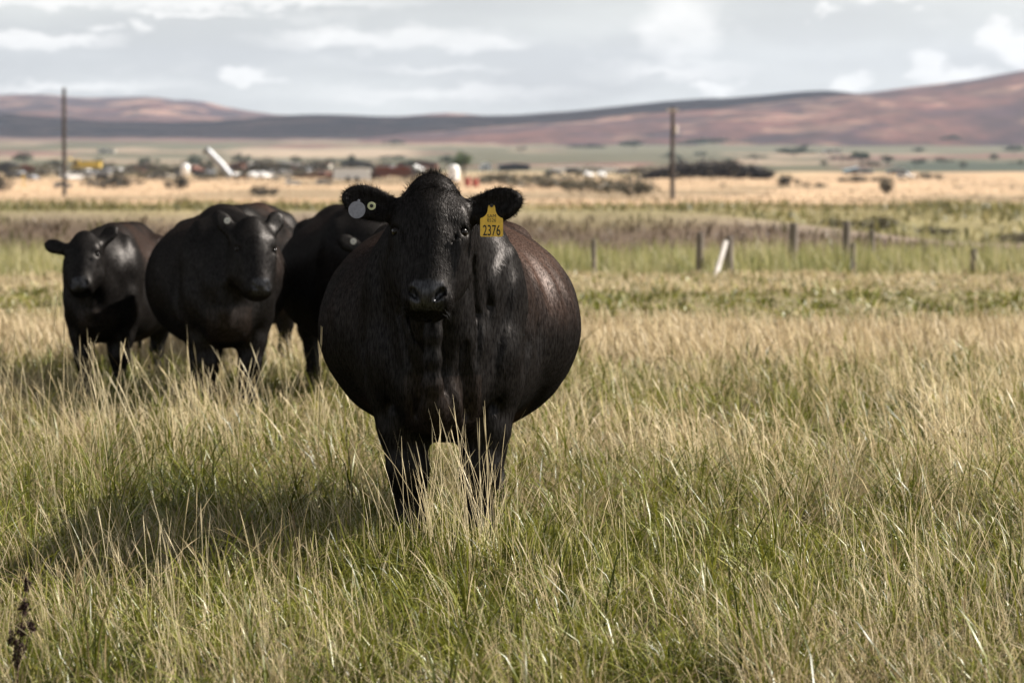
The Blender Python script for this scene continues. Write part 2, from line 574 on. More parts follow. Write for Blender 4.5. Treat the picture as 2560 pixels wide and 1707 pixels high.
# coat -------------------------------------------------------------
def make_coat(key, g0, r0):
    m = bpy.data.materials.new('black_coat'); m.use_nodes = True
    nt = m.node_tree; b = nt.nodes['Principled BSDF']
    at = nt.nodes.new('ShaderNodeAttribute'); at.attribute_name = 'Col'
    wt = nt.nodes.new('ShaderNodeAttribute'); wt.attribute_name = 'wet'
    tc = nt.nodes.new('ShaderNodeTexCoord')
    n = nt.nodes.new('ShaderNodeTexNoise'); n.inputs['Scale'].default_value = 1; n.inputs['Detail'].default_value = 4
    mp = nt.nodes.new('ShaderNodeMapping'); mp.inputs['Scale'].default_value = (170, 75, 34)
    nt.links.new(tc.outputs['Object'], mp.inputs['Vector']); nt.links.new(mp.outputs[0], n.inputs['Vector'])
    mr = nt.nodes.new('ShaderNodeMapRange'); nt.links.new(n.outputs['Fac'], mr.inputs['Value'])
    mr.inputs['From Min'].default_value = .3; mr.inputs['From Max'].default_value = .7
    mr.inputs['To Min'].default_value = .35; mr.inputs['To Max'].default_value = 1.8
    mx = nt.nodes.new('ShaderNodeMixRGB'); mx.blend_type = 'MULTIPLY'; mx.inputs[0].default_value = 1
    nt.links.new(at.outputs['Color'], mx.inputs[1]); nt.links.new(mr.outputs[0], mx.inputs[2])
    df = nt.nodes.new('ShaderNodeBsdfDiffuse'); gl = nt.nodes.new('ShaderNodeBsdfGlossy'); ad = nt.nodes.new('ShaderNodeAddShader')
    nt.links.new(mx.outputs[0], df.inputs['Color'])
    rr = nt.nodes.new('ShaderNodeMapRange'); nt.links.new(wt.outputs['Fac'], rr.inputs['Value'])
    rr.inputs['To Min'].default_value = r0; rr.inputs['To Max'].default_value = .30
    nt.links.new(rr.outputs[0], gl.inputs['Roughness'])
    gm = nt.nodes.new('ShaderNodeMixRGB'); nt.links.new(wt.outputs['Fac'], gm.inputs[0])
    gb = nt.nodes.new('ShaderNodeMixRGB'); gb.blend_type = 'ADD'; gb.inputs[0].default_value = .22
    gb.inputs[1].default_value = (g0, g0 * .95, g0 * .92, 1); nt.links.new(at.outputs['Color'], gb.inputs[2]); nt.links.new(gb.outputs[0], gm.inputs[1]); gm.inputs[2].default_value = (.030, .030, .032, 1)
    g2 = nt.nodes.new('ShaderNodeMixRGB'); g2.blend_type = 'MULTIPLY'; g2.inputs[0].default_value = 1
    nt.links.new(gm.outputs[0], g2.inputs[1]); nt.links.new(mr.outputs[0], g2.inputs[2])
    nt.links.new(g2.outputs[0], gl.inputs['Color'])
    bp = nt.nodes.new('ShaderNodeBump'); bp.inputs['Strength'].default_value = .5; bp.inputs['Distance'].default_value = .003
    nt.links.new(n.outputs['Fac'], bp.inputs['Height'])
    nt.links.new(bp.outputs[0], df.inputs['Normal']); nt.links.new(bp.outputs[0], gl.inputs['Normal'])
    nt.links.new(df.outputs[0], ad.inputs[0]); nt.links.new(gl.outputs[0], ad.inputs[1])
    nt.links.new(ad.outputs[0], nt.nodes['Material Output'].inputs['Surface'])
    nt.nodes.remove(b)
    MATS[key] = m


make_coat('coat', .0120, .46)
make_coat('coat_far', .0120, .44)
M_EYE = mat_simple('eye_mat', (.006, .004, .003), .2, spec=.2)
M_HOOF = mat_simple('hoof_mat', (.03, .026, .022), .6, nscale=30)
def hair_mat(name, gloss, rough):
    m = bpy.data.materials.new(name); m.use_nodes = True
    nt = m.node_tree; nt.nodes.remove(nt.nodes['Principled BSDF'])
    at = nt.nodes.new('ShaderNodeAttribute'); at.attribute_name = 'Col'
    df = nt.nodes.new('ShaderNodeBsdfDiffuse'); gl = nt.nodes.new('ShaderNodeBsdfGlossy'); ad = nt.nodes.new('ShaderNodeAddShader')
    nt.links.new(at.outputs['Color'], df.inputs['Color'])
    gl.inputs['Color'].default_value = (gloss, gloss * .95, gloss * .92, 1); gl.inputs['Roughness'].default_value = rough
    nt.links.new(df.outputs[0], ad.inputs[0]); nt.links.new(gl.outputs[0], ad.inputs[1])
    nt.links.new(ad.outputs[0], nt.nodes['Material Output'].inputs['Surface'])
    return m


M_HAIR = hair_mat('hair_mat', .0125, .42)
M_LOCK = hair_mat('forelock_mat', .05, .42)


def rotm(axis, a):
    return np.array(Matrix.Rotation(a, 3, axis))


def build_cow(name, loc, yaw, scale, label, h=.016, poll=(0, -.34, 1.38), pitch=30, hyaw=0, hroll=0,
              ear_l=(8, 0), ear_r=(8, 0), brown=.5, fat=1.0, group='black cattle in the meadow', bshift=0.0, fold=.0015):
    """cow in local axes: head towards -Y, X to the picture's right, origin between the fore feet"""
    f = Field((-.66, -.98, -.02), (.66, 2.2, 1.62), h)
    W_ = fat
    # trunk (bshift slides the paunch sideways)
    f.ell((bshift, 1.17, .835), (.525 * W_, .76, .445), .01)
    f.ell((bshift * .5, .62, .90), (.335 * W_, .60, .39), .07)
    f.ell((bshift * .6, .60, .70), (.33, .55, .28), .10)
    f.ell((0, 1.68, .97), (.30, .36, .34), .12)
    f.chain([(0, .16, 1.20), (0, .6, 1.215), (0, 1.2, 1.23), (0, 1.75, 1.23)], [.10, .095, .09, .09], .13)
    for s in (-1, 1):
        f.ell((s * .25, 1.52, 1.17), (.07, .10, .06), .10)           # hook bones
        f.ell((s * .14, 1.95, 1.08), (.06, .07, .06), .08)           # pins
    # fore quarters
    f.ell((0, .06, .83), (.235, .33, .38), .10)
    for s in (-1, 1):
        f.ell((s * .172, .12, .90), (.112, .22, .36), .07)
        f.ell((s * .185, .02, .74), (.09, .15, .17), .07)            # point of shoulder / upper arm
        f.chain([(s * .170, .10, .66), (s * .148, .03, .50), (s * .135, .0, .37), (s * .132, .0, .33), (s * .128, .015, .19),
                 (s * .128, .01, .12), (s * .128, -.03, .05)], [.118, .088, .066, .06, .044, .056, .05], .05)
        f.ell((s * .135, -.02, .37), (.055, .05, .06), .04)
        # hind quarters
        f.ell((s * .20, 1.72, .85), (.13, .25, .34), .09)
        f.chain([(s * .20, 1.62, .66), (s * .19, 1.82, .47), (s * .17, 1.80, .30), (s * .165, 1.76, .14), (s * .165, 1.72, .05)],
                [.13, .075, .05, .05, .052], .05)
    f.ell((-.01, -.16, .64), (.13, .16, .15), .10)                    # brisket
    # neck
    poll = np.array(poll)
    nk = poll + np.array([0, .10, -.17])
    f.cone(nk, (0, .16, .98), .155, .275, .10)
    f.cone(poll + np.array([0, .06, -.10]), (0, .22, 1.18), .11, .13, .10)
    # head frame
    a = np.array([0, -math.sin(math.radians(pitch)), -math.cos(math.radians(pitch))])
    nn = np.array([0, -math.cos(math.radians(pitch)), math.sin(math.radians(pitch))])
    xx = np.array([1., 0, 0])
    Rh = rotm('Z', math.radians(hyaw)) @ rotm('Y', math.radians(hroll))
    a, nn, xx = Rh @ a, Rh @ nn, Rh @ xx
    R = np.stack([xx, a, nn])
    def H(x, s_, t): return poll + xx * x + a * s_ + nn * t
    # throat and dewlap
    f.cone(H(0, .20, -.13), (-.01, -.20, .86), .10, .12, .08)
    kz = 0.0 if fold > .003 else .07
    f.chain([H(0, .24, -.15), (poll[0] * .9, -.385 + kz, .96), (-.032, -.392 + kz, .87), (-.034, -.392 + kz, .78), (-.034, -.390 + kz, .69), (-.03, -.36 + kz, .61), (-.02, -.26 + kz, .54)],
            [.026, .024, .024, .024, .027, .036, .03], .05)
    # skull
    f.ell(H(0, .065, -.02), (.118, .115, .105), .04, R)
    f.ell(H(0, .15, -.002), (.120, .14, .086), .05, R)
    f.ell(H(0, -.02, -.01), (.065, .055, .06), .05, R)                # poll knob
    f.cone(H(0, .14, .012), H(0, .40, .004), .088, .062, .05)
    f.cone(H(-.024, .20, .050), H(-.022, .385, .028), .036, .034, .03)
    f.cone(H(.024, .20, .050), H(.022, .385, .028), .036, .034, .03)
    for s in (-1, 1):
        f.ell(H(s * .090, .225, -.070), (.050, .135, .090), .05, R)   # cheek
        f.ell(H(s * .098, .118, .038), (.036, .050, .030), .04, R)    # brow
        f.ell(H(s * .106, .172, .010), (.027, .042, .034), .03, R)    # orbit
        f.ell(H(s * .112, .150, .030), (.022, .011, .020), .012, R)   # upper lid
        f.ell(H(s * .112, .193, .024), (.016, .008, .016), .012, R)   # lower lid
        f.cone(H(s * .082, .215, .022), H(s * .056, .36, -.005), .034, .040, .04)
        f.cone(H(s * .08, .28, -.09), H(s * .042, .425, -.055), .062, .045, .05)   # jaw
    f.ell(H(0, .412, -.004), (.078, .066, .064), .035, R)             # muzzle
    for s in (-1, 1):
        f.ell(H(s * .048, .432, .002), (.036, .040, .048), .03, R)    # lips
    f.ell(H(0, .462, -.048), (.050, .030, .040), .022, R)             # chin
    # mouth, nostrils, corner of the eye
    f.ell(H(0, .482, -.012), (.075, .0065, .060), .007, R, True)
    for s in (-1, 1):
        Rn = np.stack([xx * .82 + a * (.57 * s), a * .82 - xx * .57 * s, nn])
        f.ell(H(s * .041, .436, .056), (.0105, .024, .028), .010, Rn, True)
        f.ell(H(s * .054, .420, .046), (.009, .012, .018), .012, R, True)
        f.ell(H(s * .122, .172, .036), (.0215, .019, .0215), .008, R, True)
        f.ell(H(s * .116, .152, .038), (.024, .011, .020), .010, R)
        f.cone(H(s * .094, .196, .054), H(s * .078, .240, .058), .006, .002, .014, sub=True)   # tear line
    # ears
    ears = []
    for s, (up, fwd) in ((-1, ear_l), (1, ear_r)):
        u_ = math.radians(up); w_ = math.radians(fwd)
        e = xx * s * math.cos(u_) * math.cos(w_) + (-a) * math.sin(u_) + nn * math.sin(w_)
        e /= np.linalg.norm(e)
        fr = nn + .25 * a; fr = fr - e * (fr @ e); fr /= np.linalg.norm(fr)
        upv = np.cross(fr, e)
        b0 = H(s * .100, .068, -.035)
        Re = np.stack([e, upv, fr])
        f.cone(b0, b0 + e * .075, .046, .036, .035)
        cen = b0 + e * .128 - upv * .004 * s
        f.ell(cen, (.106, .056, .026), .025, Re)
        f.ell(cen + e * .020, (.070, .060, .022), .02, Re)
        if fold > .003:
            f.ell(cen + fr * .036 + e * .005, (.080, .040, .026), .016, Re, True)
        else:
            f.ell(cen + fr * .040 + e * .01, (.07, .034, .020), .02, Re, True)
        ears.append((cen, Re, b0))
    # tail
    f.chain([(0, 2.0, 1.20), (0, 2.09, 1.05), (0, 2.08, .75), (0, 2.06, .5), (0, 2.05, .32)], [.045, .03, .024, .035, .02], .03)
    # ribs on the flanks, folds of skin behind the jaw
    sl, P = f.block((-.6, .2, .4), (.6, 1.5, 1.25))
    yy = P[1] + (1.1 - P[2]) * .28
    msk = np.clip((np.abs(P[0]) - .20) / .15, 0, 1) * np.clip((P[1] - .38) / .2, 0, 1) * np.clip((1.36 - P[1]) / .25, 0, 1) \
        * np.clip((P[2] - .70) / .2, 0, 1) * np.clip((1.2 - P[2]) / .12, 0, 1)
    msk = msk * np.where(P[0] > 0, 1.0, .25) * (.35 + .65 * np.sin(P[1] * 7.3 + P[2] * 5.1) ** 2)
    f.F[sl] -= (msk * .0075 * np.sin((yy + .02 * np.sin(P[2] * 14)) * 2 * pi / .135)).astype(np.float32)
    sl, P = f.block((-.45, -.5, .6), (.45, .25, 1.3))
    msk = np.clip((np.abs(P[0]) - .07) / .08, 0, 1) * np.clip((.12 - P[1]) / .15, 0, 1) * np.clip((P[2] - .66) / .15, 0, 1) * np.clip((1.22 - P[2]) / .1, 0, 1)
    f.F[sl] -= (msk * fold * np.sin((np.abs(P[0]) + .10 * (1.1 - P[2]) - .25 * P[1]) * 2 * pi / .055)).astype(np.float32)
    # grooves of loose skin on the neck, behind the elbow and along the shoulder
    for s in (-1, 1):
        for q_, (x0, x1, z1) in enumerate(() if fold < .003 else ((.105, .075, .74), (.145, .125, .76), (.185, .175, .82))):
            f.chain([H(s * x0, .20 - .04 * q_, -.155 - .03 * q_), (poll[0] * .5 + s * (x0 + x1) / 2 * 1.05, -.255 + .05 * q_, (z1 + 1.05) / 2 + .03), (s * x1, -.285 + .045 * q_, z1)], [.006, .010, .004], .022, sub=True)
        f.chain([(s * .27, .34, 1.10), (s * .325, .37, .95), (s * .34, .37, .80), (s * .31, .34, .66)], [.006, .022, .026, .014], .05, sub=True)
        if fold > .003:
            f.chain([(s * .085, -.30, .80), (s * .095, -.285, .70), (s * .085, -.22, .58)], [.010, .024, .012], .05, sub=True)   # hollow beside the brisket
            f.chain([(s * .205, -.10, .70), (s * .180, -.07, .60), (s * .125, -.06, .53)], [.006, .014, .008], .035, sub=True)  # arm fold
        f.ell((s * .235, .06, .98), (.035, .10, .15), .07)            # spine of the shoulder blade
        f.ell((s * .225, -.03, .80), (.045, .06, .09), .05)           # point of the shoulder
        f.ell((s * .150, -.045, .52), (.03, .03, .09), .04)           # forearm muscle
    # low muscle relief
    gx, gy, gzz = f.ax
    rel = (np.sin(gx * 19 + 1.3)[:, None, None] * np.sin(gy * 13 + .4)[None, :, None] * np.sin(gzz * 15 + 2.0)[None, None, :]
           + .6 * np.sin(gx * 31 + .3)[:, None, None] * np.sin(gy * 27 + 1.4)[None, :, None] * np.sin(gzz * 24 + 1.0)[None, None, :])
    f.F += (rel * .0042 * np.clip((gy[None, :, None] + .30) / .15, 0, 1) * np.clip((gzz[None, None, :] - .35) / .15, 0, 1)).astype(np.float32)
    V, Q = f.mesh()
    # coat colours
    x, y, z = V.T
    n1 = fbm(y * 4 + 3, z * 4 + x * 2, 201); n2 = fbm(y * 22, z * 22 + x * 9, 203)
    c = np.broadcast_to(np.array([.0028, .0023, .0020]), V.shape).copy()
    rb = sstep(.22, .42, y) * sstep(1.35, .6, y) * sstep(.78, 1.0, z) * (.35 + .65 * sstep(.36, .6, n1)) + .6 * sstep(1.0, 1.15, z) * sstep(.3, .5, y) * sstep(.45, .6, n1)
    lb = .75 * sstep(.62, .45, z) * sstep(.2, .5, y) * sstep(.42, .62, n1)
    c = lerp3(c, (.025, .0132, .0088), np.clip(rb * np.where(x > 0, 1, .45) + lb, 0, 1) * brown * (0.45 + .7 * n2))
    lg = (np.abs(x) < .14) & (y < .05) & (z > .5) & (z < .72)
    c = lerp3(c, (.012, .008, .006), .5 * lg)
    hl = (V - poll) @ R.T                                          # head coordinates
    nose = sstep(.378, .396, hl[:, 1]) * sstep(.0, .02, hl[:, 2]) * sstep(.062, .050, np.abs(hl[:, 0]))
    c = lerp3(c, (.010, .0098, .0098), nose)
    root = empty(name, loc, yaw, scale)
    tag(root, label, 'cow', group)
    body = np_mesh('body', V, [Q], MATS['coat' if fold > .003 else 'coat_far'], root, cols=c, smooth=True, attrs={'wet': nose})
    # eyes
    for s in (-1, 1):
        uvs = bpy.data.meshes.new('eye')
        import bmesh
        bm = bmesh.new(); bmesh.ops.create_uvsphere(bm, u_segments=20, v_segments=12, radius=.0195)
        for fc in bm.faces: fc.smooth = True
        bm.to_mesh(uvs); bm.free()
        e = link_mesh('eye', uvs, M_EYE, root)
        e.location = H(s * .1155, .173, .0290)
    # hooves
    for (hx, hy) in ((-.128, -.04), (.128, -.04), (-.165, 1.70), (.165, 1.70)):
        vs = []; fs = []
        for c_ in (-1, 1):
            b0 = len(vs)
            ring = [(.004, .045), (.05, .045), (.055, -.01), (.042, -.065), (.012, -.075), (.003, -.02)]
            for zz, sc in ((0.0, 1.08), (.035, 1.0), (.075, .82)):
                for (rx, ry) in ring:
                    vs.append((hx + c_ * rx * sc, hy + ry * sc + .01 - (.075 - zz) * .15, zz))
            for l in range(2):
                for i in range(6):
                    j = (i + 1) % 6
                    q = [b0 + l * 6 + i, b0 + l * 6 + j, b0 + (l + 1) * 6 + j, b0 + (l + 1) * 6 + i]
                    fs.append(q if c_ > 0 else q[::-1])
            fs.append([b0 + 12 + i for i in (range(6) if c_ > 0 else range(5, -1, -1))])
        me = bpy.data.meshes.new('hoof'); me.from_pydata(vs, [], fs); me.update()
        link_mesh('hoof', me, M_HOOF, root)
    return dict(root=root, V=V, Q=Q, C=c, H=H, R=R, poll=poll, ears=ears, a=a, nn=nn, xx=xx, hl=hl)


MAIN_LOC = (-.25, 13.0, 0.0)
main = build_cow('cow', MAIN_LOC, math.radians(0.0), 1.0,
                 'large black cow standing head-on in front, yellow numbered tag in its ear', h=.0092,
                 poll=(-.035, -.34, 1.375), pitch=29, hyaw=-2, hroll=1.0, ear_l=(15, 8), ear_r=(15, 8), brown=1.0, bshift=.0, fold=.0045)


def cow_at(xd, d):
    x = ang(xd) * d
    return (x, d, gz(x, d) - .01)


c1 = build_cow('cow', cow_at(232, 22.6), math.radians(-2), .85, 'small black cow at far left with one ear held out sideways',
               h=.0185, poll=(-.07, -.36, 1.24), pitch=36, hyaw=-6, hroll=-6, ear_l=(22, 5), ear_r=(58, 0), brown=.5, fat=.78)
c2 = build_cow('cow', cow_at(524, 20.8), math.radians(6), .935, 'black cow second from left with both ears pricked up and head turned right',
               h=.0185, poll=(.14, -.30, 1.22), pitch=27, hyaw=16, hroll=3, ear_l=(62, -5), ear_r=(64, 0), brown=.35, bshift=-.05, fat=.90)
c3 = build_cow('cow', cow_at(838, 21.8), math.radians(9), .935, 'black cow half hidden behind the big cow in front, head lowered',
               h=.0185, poll=(.07, -.36, 1.12), pitch=38, hyaw=8, hroll=0, ear_l=(34, 5), ear_r=(10, 0), brown=.35, fat=.92)
c4 = build_cow('cow', (ang(618) * 27.0, 27.0, gz(ang(618) * 27.0, 27.0) - .01), math.radians(176), .92,
               'brownish black cow mostly hidden behind the cow with pricked ears', h=.02, poll=(0, -.4, .8), pitch=10, brown=1.0, fat=.95)


# ------------------------------------------------------------------ hair of the foremost cow
def strands(name, P, N, T, L, wd, C, parent, curl=0.25, mat=None):
    """two-segment ribbons: root P, direction T, lifted along N"""
    n = len(P)
    side = np.cross(T, N); side /= np.maximum(np.linalg.norm(side, axis=1), 1e-6)[:, None]
    tw = rng.uniform(-.4, .4, n)[:, None]
    side = side * np.cos(tw) + N * np.sin(tw)
    L = L[:, None]; w = wd[:, None] * .5
    mid = P + T * L * .55
    tip = P + T * L - N * L * curl * .4 + side * L * rng.uniform(-.15, .15, (n, 1))
    V = np.stack([P - side * w, P + side * w, mid - side * w * .7, mid + side * w * .7, tip], 1).reshape(-1, 3)
    b = (np.arange(n) * 5)[:, None]
    Qd = b + np.array([[0, 1, 3, 2]]); Tr = b + np.array([[2, 3, 4]])
    return np_mesh(name, V, [Qd, Tr], mat or M_HAIR, parent, cols=np.repeat(C, 5, 0))


def fur():
    V, Q, C = main['V'], main['Q'], main['C']
    A, B, D_, E = V[Q[:, 0]], V[Q[:, 1]], V[Q[:, 2]], V[Q[:, 3]]
    nrm = np.cross(D_ - A, E - B); ar = np.linalg.norm(nrm, axis=1)
    nrm = nrm / np.maximum(ar, 1e-9)[:, None]
    cen = (A + B + D_ + E) / 4
    # only the side that can be seen from the front half-space
    hl = (cen - main['poll']) @ main['R'].T
    onhead = (hl[:, 1] > -.12) & (hl[:, 1] < .55) & (np.abs(hl[:, 0]) < .20) & (hl[:, 2] > -.2)
    nosem = (hl[:, 1] > .378) & (hl[:, 2] > -.03) & (np.abs(hl[:, 0]) < .07)
    earw = np.zeros(len(cen))
    for (ec, Re, b0) in main['ears']:
        q = (cen - ec) @ Re.T
        earw = np.maximum(earw, ((np.abs(q[:, 0]) < .125) & (np.abs(q[:, 1]) < .085) & (np.abs(q[:, 2]) < .05)).astype(float) * (q[:, 0] > -.075))
    wgt = ar * np.where(nrm[:, 1] > .45, 0, 1) * np.where(cen[:, 1] > 1.7, 0, 1)
    wgt = wgt * np.where(onhead, 2.2, 1.0) * np.where(earw > 0, 5.0, 1) * np.where(nosem, 0, 1)
    wgt = wgt * np.where(cen[:, 2] < .12, 0, 1)
    n = 115000
    cdf = np.cumsum(wgt); cdf /= cdf[-1]
    i = np.searchsorted(cdf, rng.random(n))
    u, v = rng.random((n, 1)), rng.random((n, 1))
    P = (A[i] * (1 - u) + B[i] * u) * (1 - v) + (E[i] * (1 - u) + D_[i] * u) * v
    N = nrm[i]
    # flow: backwards and down on the trunk, down the face on the head, outwards on the ears
    fl = np.stack([np.zeros(n), .75 + 0 * u[:, 0], -.75 - .5 * (P[:, 1] < .05)], 1)
    hh = onhead[i][:, None]
    fl = np.where(hh, main['a'][None] * .8 + np.array([[0, 0, -.25]]) + np.sign(P[:, :1] - main['poll'][0]) * main['xx'][None] * .5, fl)
    ew = earw[i] > 0
    for (ec, Re, b0) in main['ears']:
        q = (P - ec) @ Re.T
        near = ew & (np.abs(q[:, 0]) < .14) & (np.abs(q[:, 1]) < .10)
        out = Re[0][None] * (.35 + q[:, :1] * 6) + Re[1][None] * q[:, 1:2] * 13 + Re[2][None] * .15
        fl = np.where(near[:, None], out, fl)
    fl = fl + rng.normal(0, .22, (n, 3))
    T = fl - N * np.sum(fl * N, 1, keepdims=True)
    T /= np.maximum(np.linalg.norm(T, axis=1), 1e-6)[:, None]
    lift = np.where(ew, rng.uniform(.25, .9, n), np.where(onhead[i], rng.uniform(.05, .26, n), rng.uniform(.02, .11, n)))[:, None]
    T = T * np.sqrt(1 - lift ** 2) + N * lift
    L = np.where(ew, rng.uniform(.008, .022, n) * np.where(rng.random(n) < .12, 1.6, 1), np.where(onhead[i], rng.uniform(.009, .020, n), rng.uniform(.016, .034, n)))
    wd = np.where(ew, .0010, .0018) * np.ones(n)
    Cv = C[Q[i, 0]] * rng.uniform(.5, 2.8, (n, 1)) + rng.uniform(0, .004, (n, 1)) * np.array([[1.1, .95, .85]])
    strands('coat_hair', P - N * .001, N, T, L, wd, Cv, main['root'])
    # curly tuft between the ears
    n = 5200
    H = main['H']
    r = np.sqrt(rng.random(n)); th = rng.random(n) * 2 * pi
    px = r * np.cos(th) * .105; ps = .035 + r * np.sin(th) * .085
    P = np.stack([H(px[k], ps[k], .072 - abs(px[k]) * .45 - max(0, .03 - ps[k]) * 1.0) for k in range(n)])
    swirl = fbm(px * 26 + 4, ps * 26, 301, 2) * 9
    T = main['xx'][None] * np.cos(swirl)[:, None] * .55 + main['a'][None] * (np.sin(swirl) * .5 + .20 - 1.5 * (ps < .0))[:, None] + main['nn'][None] * .75
    T[:, 2] += .35 * (ps < .03)
    T += rng.normal(0, .20, T.shape)
    T /= np.linalg.norm(T, axis=1)[:, None]
    N = np.broadcast_to(main['nn'] * -.2 + np.array([0, 0, 1.]), T.shape)
    N = N - T * np.sum(N * T, 1, keepdims=True); N = N / np.linalg.norm(N, axis=1)[:, None]
    L = rng.uniform(.024, .062, n)
    Cv = np.array([[.010, .008, .0068]]) * rng.uniform(.5, 2.2, (n, 1))
    strands('forelock', P - T * .012, N, T, L, np.full(n, .0017), Cv, main['root'], curl=1.1, mat=M_LOCK)
    # peak of hair on the crown
    n = 1500
    base = np.stack([H(rng.normal(0, .030), rng.normal(-.040, .014), .02 + rng.normal(0, .014)) for _ in range(n)])
    T = np.array([[-.05, .05, 1.0]]) + rng.normal(0, .16, (n, 3)) - (base - H(0, -.05, .02)) * np.array([[7., 0, 0]])
    T /= np.linalg.norm(T, axis=1)[:, None]
    N = np.broadcast_to(np.array([0., -1, 0]), T.shape)
    strands('crown_tuft', base - T * .01, N, T, rng.uniform(.012, .040, n) * np.exp(-((base @ main['xx'] - main['poll'] @ main['xx']) / .045) ** 2), np.full(n, .0018),
            np.array([[.006, .005, .0045]]) * rng.uniform(.7, 1.8, (n, 1)), main['root'], curl=.2)
    # whiskers and lashes
    n = 60
    P = []; T = []
    for k in range(n):
        s = random.choice((-1, 1))
        P.append(H(s * random.uniform(.05, .075), random.uniform(.40, .48), random.uniform(-.02, .03)))
        T.append(main['xx'] * s * .8 + main['nn'] * random.uniform(0, .5) + main['a'] * random.uniform(0, .6) + np.array([0, 0, random.uniform(-.3, .2)]))
    P = np.array(P); T = np.array(T); T /= np.linalg.norm(T, axis=1)[:, None]
    N = np.broadcast_to(np.array([0., 0, 1]), T.shape)
    w_ = strands('whiskers', P, N, T, rng.uniform(.02, .05, n), np.full(n, .0007), np.full((n, 3), .05), main['root'], curl=.5)
    w_['kind'] = 'stuff'


fur()


# ------------------------------------------------------------------ ear tags
def prism(outline, th, holes=False):
    """flat plate from an outline in XZ, front at y=-th/2"""
    n = len(outline)
    vs = [(x, -th / 2, z) for x, z in outline] + [(x, th / 2, z) for x, z in outline]
    fs = [list(range(n)), list(range(2 * n - 1, n - 1, -1))]
    fs += [[i, i + n, (i + 1) % n + n, (i + 1) % n] for i in range(n)]
    return vs, fs


def text_mesh(name, body, size, loc, parent, mat, xscale=1.0, bold=0.0):
    cu = bpy.data.curves.new(name, 'FONT')
    cu.body = body; cu.size = size; cu.align_x = 'CENTER'; cu.align_y = 'BOTTOM_BASELINE'
    cu.extrude = .0003; cu.offset = bold
    tmp = bpy.data.objects.new(name, cu); COL.objects.link(tmp)
    dg = bpy.context.evaluated_depsgraph_get()
    me = bpy.data.meshes.new_from_object(tmp.evaluated_get(dg))
    bpy.data.objects.remove(tmp)
    me.name = name
    me.materials.clear()
    o = link_mesh(name, me, mat, parent)
    o.rotation_euler = (pi / 2, 0, 0)
    o.location = loc
    o.scale = (xscale, 1, 1)
    return o


M_TAGY = mat_simple('tag_yellow', (.74, .46, .05), .42, nscale=60, nvar=.16)
M_INK = mat_simple('ink', (.012, .011, .010), .6)
M_TAGS = mat_simple('tag_silver', (.21, .21, .24), .42, metal=.35, nscale=90, nvar=.2)
M_TAGG = mat_simple('tag_pale', (.55, .56, .34), .45)
M_BLACK = mat_simple('rubber_black', (.012, .012, .012), .5)


def tags():
    root = main['root']
    # yellow tag: width .083 m, height .113 m
    w, hgt, nk = .0405, .066, .013
    out = []
    out += [(-w + .004, 0), (w - .004, 0), (w, .004), (w, hgt - .004)]
    for t in np.linspace(0, 1, 8):
        out.append((w - .002 - (w - nk - .002) * math.sin(t * pi / 2), hgt + (t ** 1.6) * .036))
    out += [(nk - .002, .110), (nk - .0045, .112), (nk - .0085, .1065), (0, .1045), (-nk + .0085, .1065), (-nk + .0045, .112), (-nk + .002, .110)]
    for t in np.linspace(1, 0, 8):
        out.append((-(w - .002 - (w - nk - .002) * math.sin(t * pi / 2)), hgt + (t ** 1.6) * .036))
    out += [(-w, hgt - .004), (-w, .004)]
    vs, fs = prism(out, .0022)
    me = bpy.data.meshes.new('ear_tag'); me.from_pydata(vs, [], fs); me.update()
    t = link_mesh('ear_tag', me, M_TAGY, root)
    t['label'] = 'yellow ear tag with black number 2376'
    ec, Re, b0 = main['ears'][1]
    top = np.array([.178, -.475, 1.305])
    t.location = (top[0], top[1], 1.221)
    t.rotation_euler = (math.radians(-4), math.radians(0), math.radians(3))
    text_mesh('number', '2376', .053, (0, -.0014, .0045), t, M_INK, .60, .0004)
    text_mesh('number', '8526', .0165, (0, -.0014, .0525), t, M_INK, 1.0, .0)
    text_mesh('lettering', 'SAM', .0165, (0, -.0014, .0675), t, M_INK, 1.05, .0)
    tag_btn = disc('stud', (0, -.003, .1105), .0065, .006, M_BLACK, t)
    # silver disc and pale button in the other ear
    o = disc('ear_disc', (-.299, -.475, 1.316), .0305, .003, M_TAGS, root)
    o['label'] = 'round silver grey ear disc'
    o.rotation_euler = (math.radians(-6), 0, math.radians(-8))
    disc('disc_stem', (.006, 0, .033), .0045, .004, M_TAGS, o)
    b = disc('ear_button', (-.247, -.475, 1.330), .0145, .006, M_TAGG, root)
    b['label'] = 'small pale yellow button with black centre'
    disc('button_centre', (0, -.004, 0), .0065, .003, M_BLACK, b)


def disc(name, loc, r, th, mat, parent, n=28):
    vs, fs = prism([(r * math.cos(2 * pi * i / n), r * math.sin(2 * pi * i / n)) for i in range(n)], th)
    # small bevelled rim
    me = bpy.data.meshes.new(name); me.from_pydata(vs, [], fs); me.update()
    o = link_mesh(name, me, mat, parent)
    o.location = loc
    return o


tags()


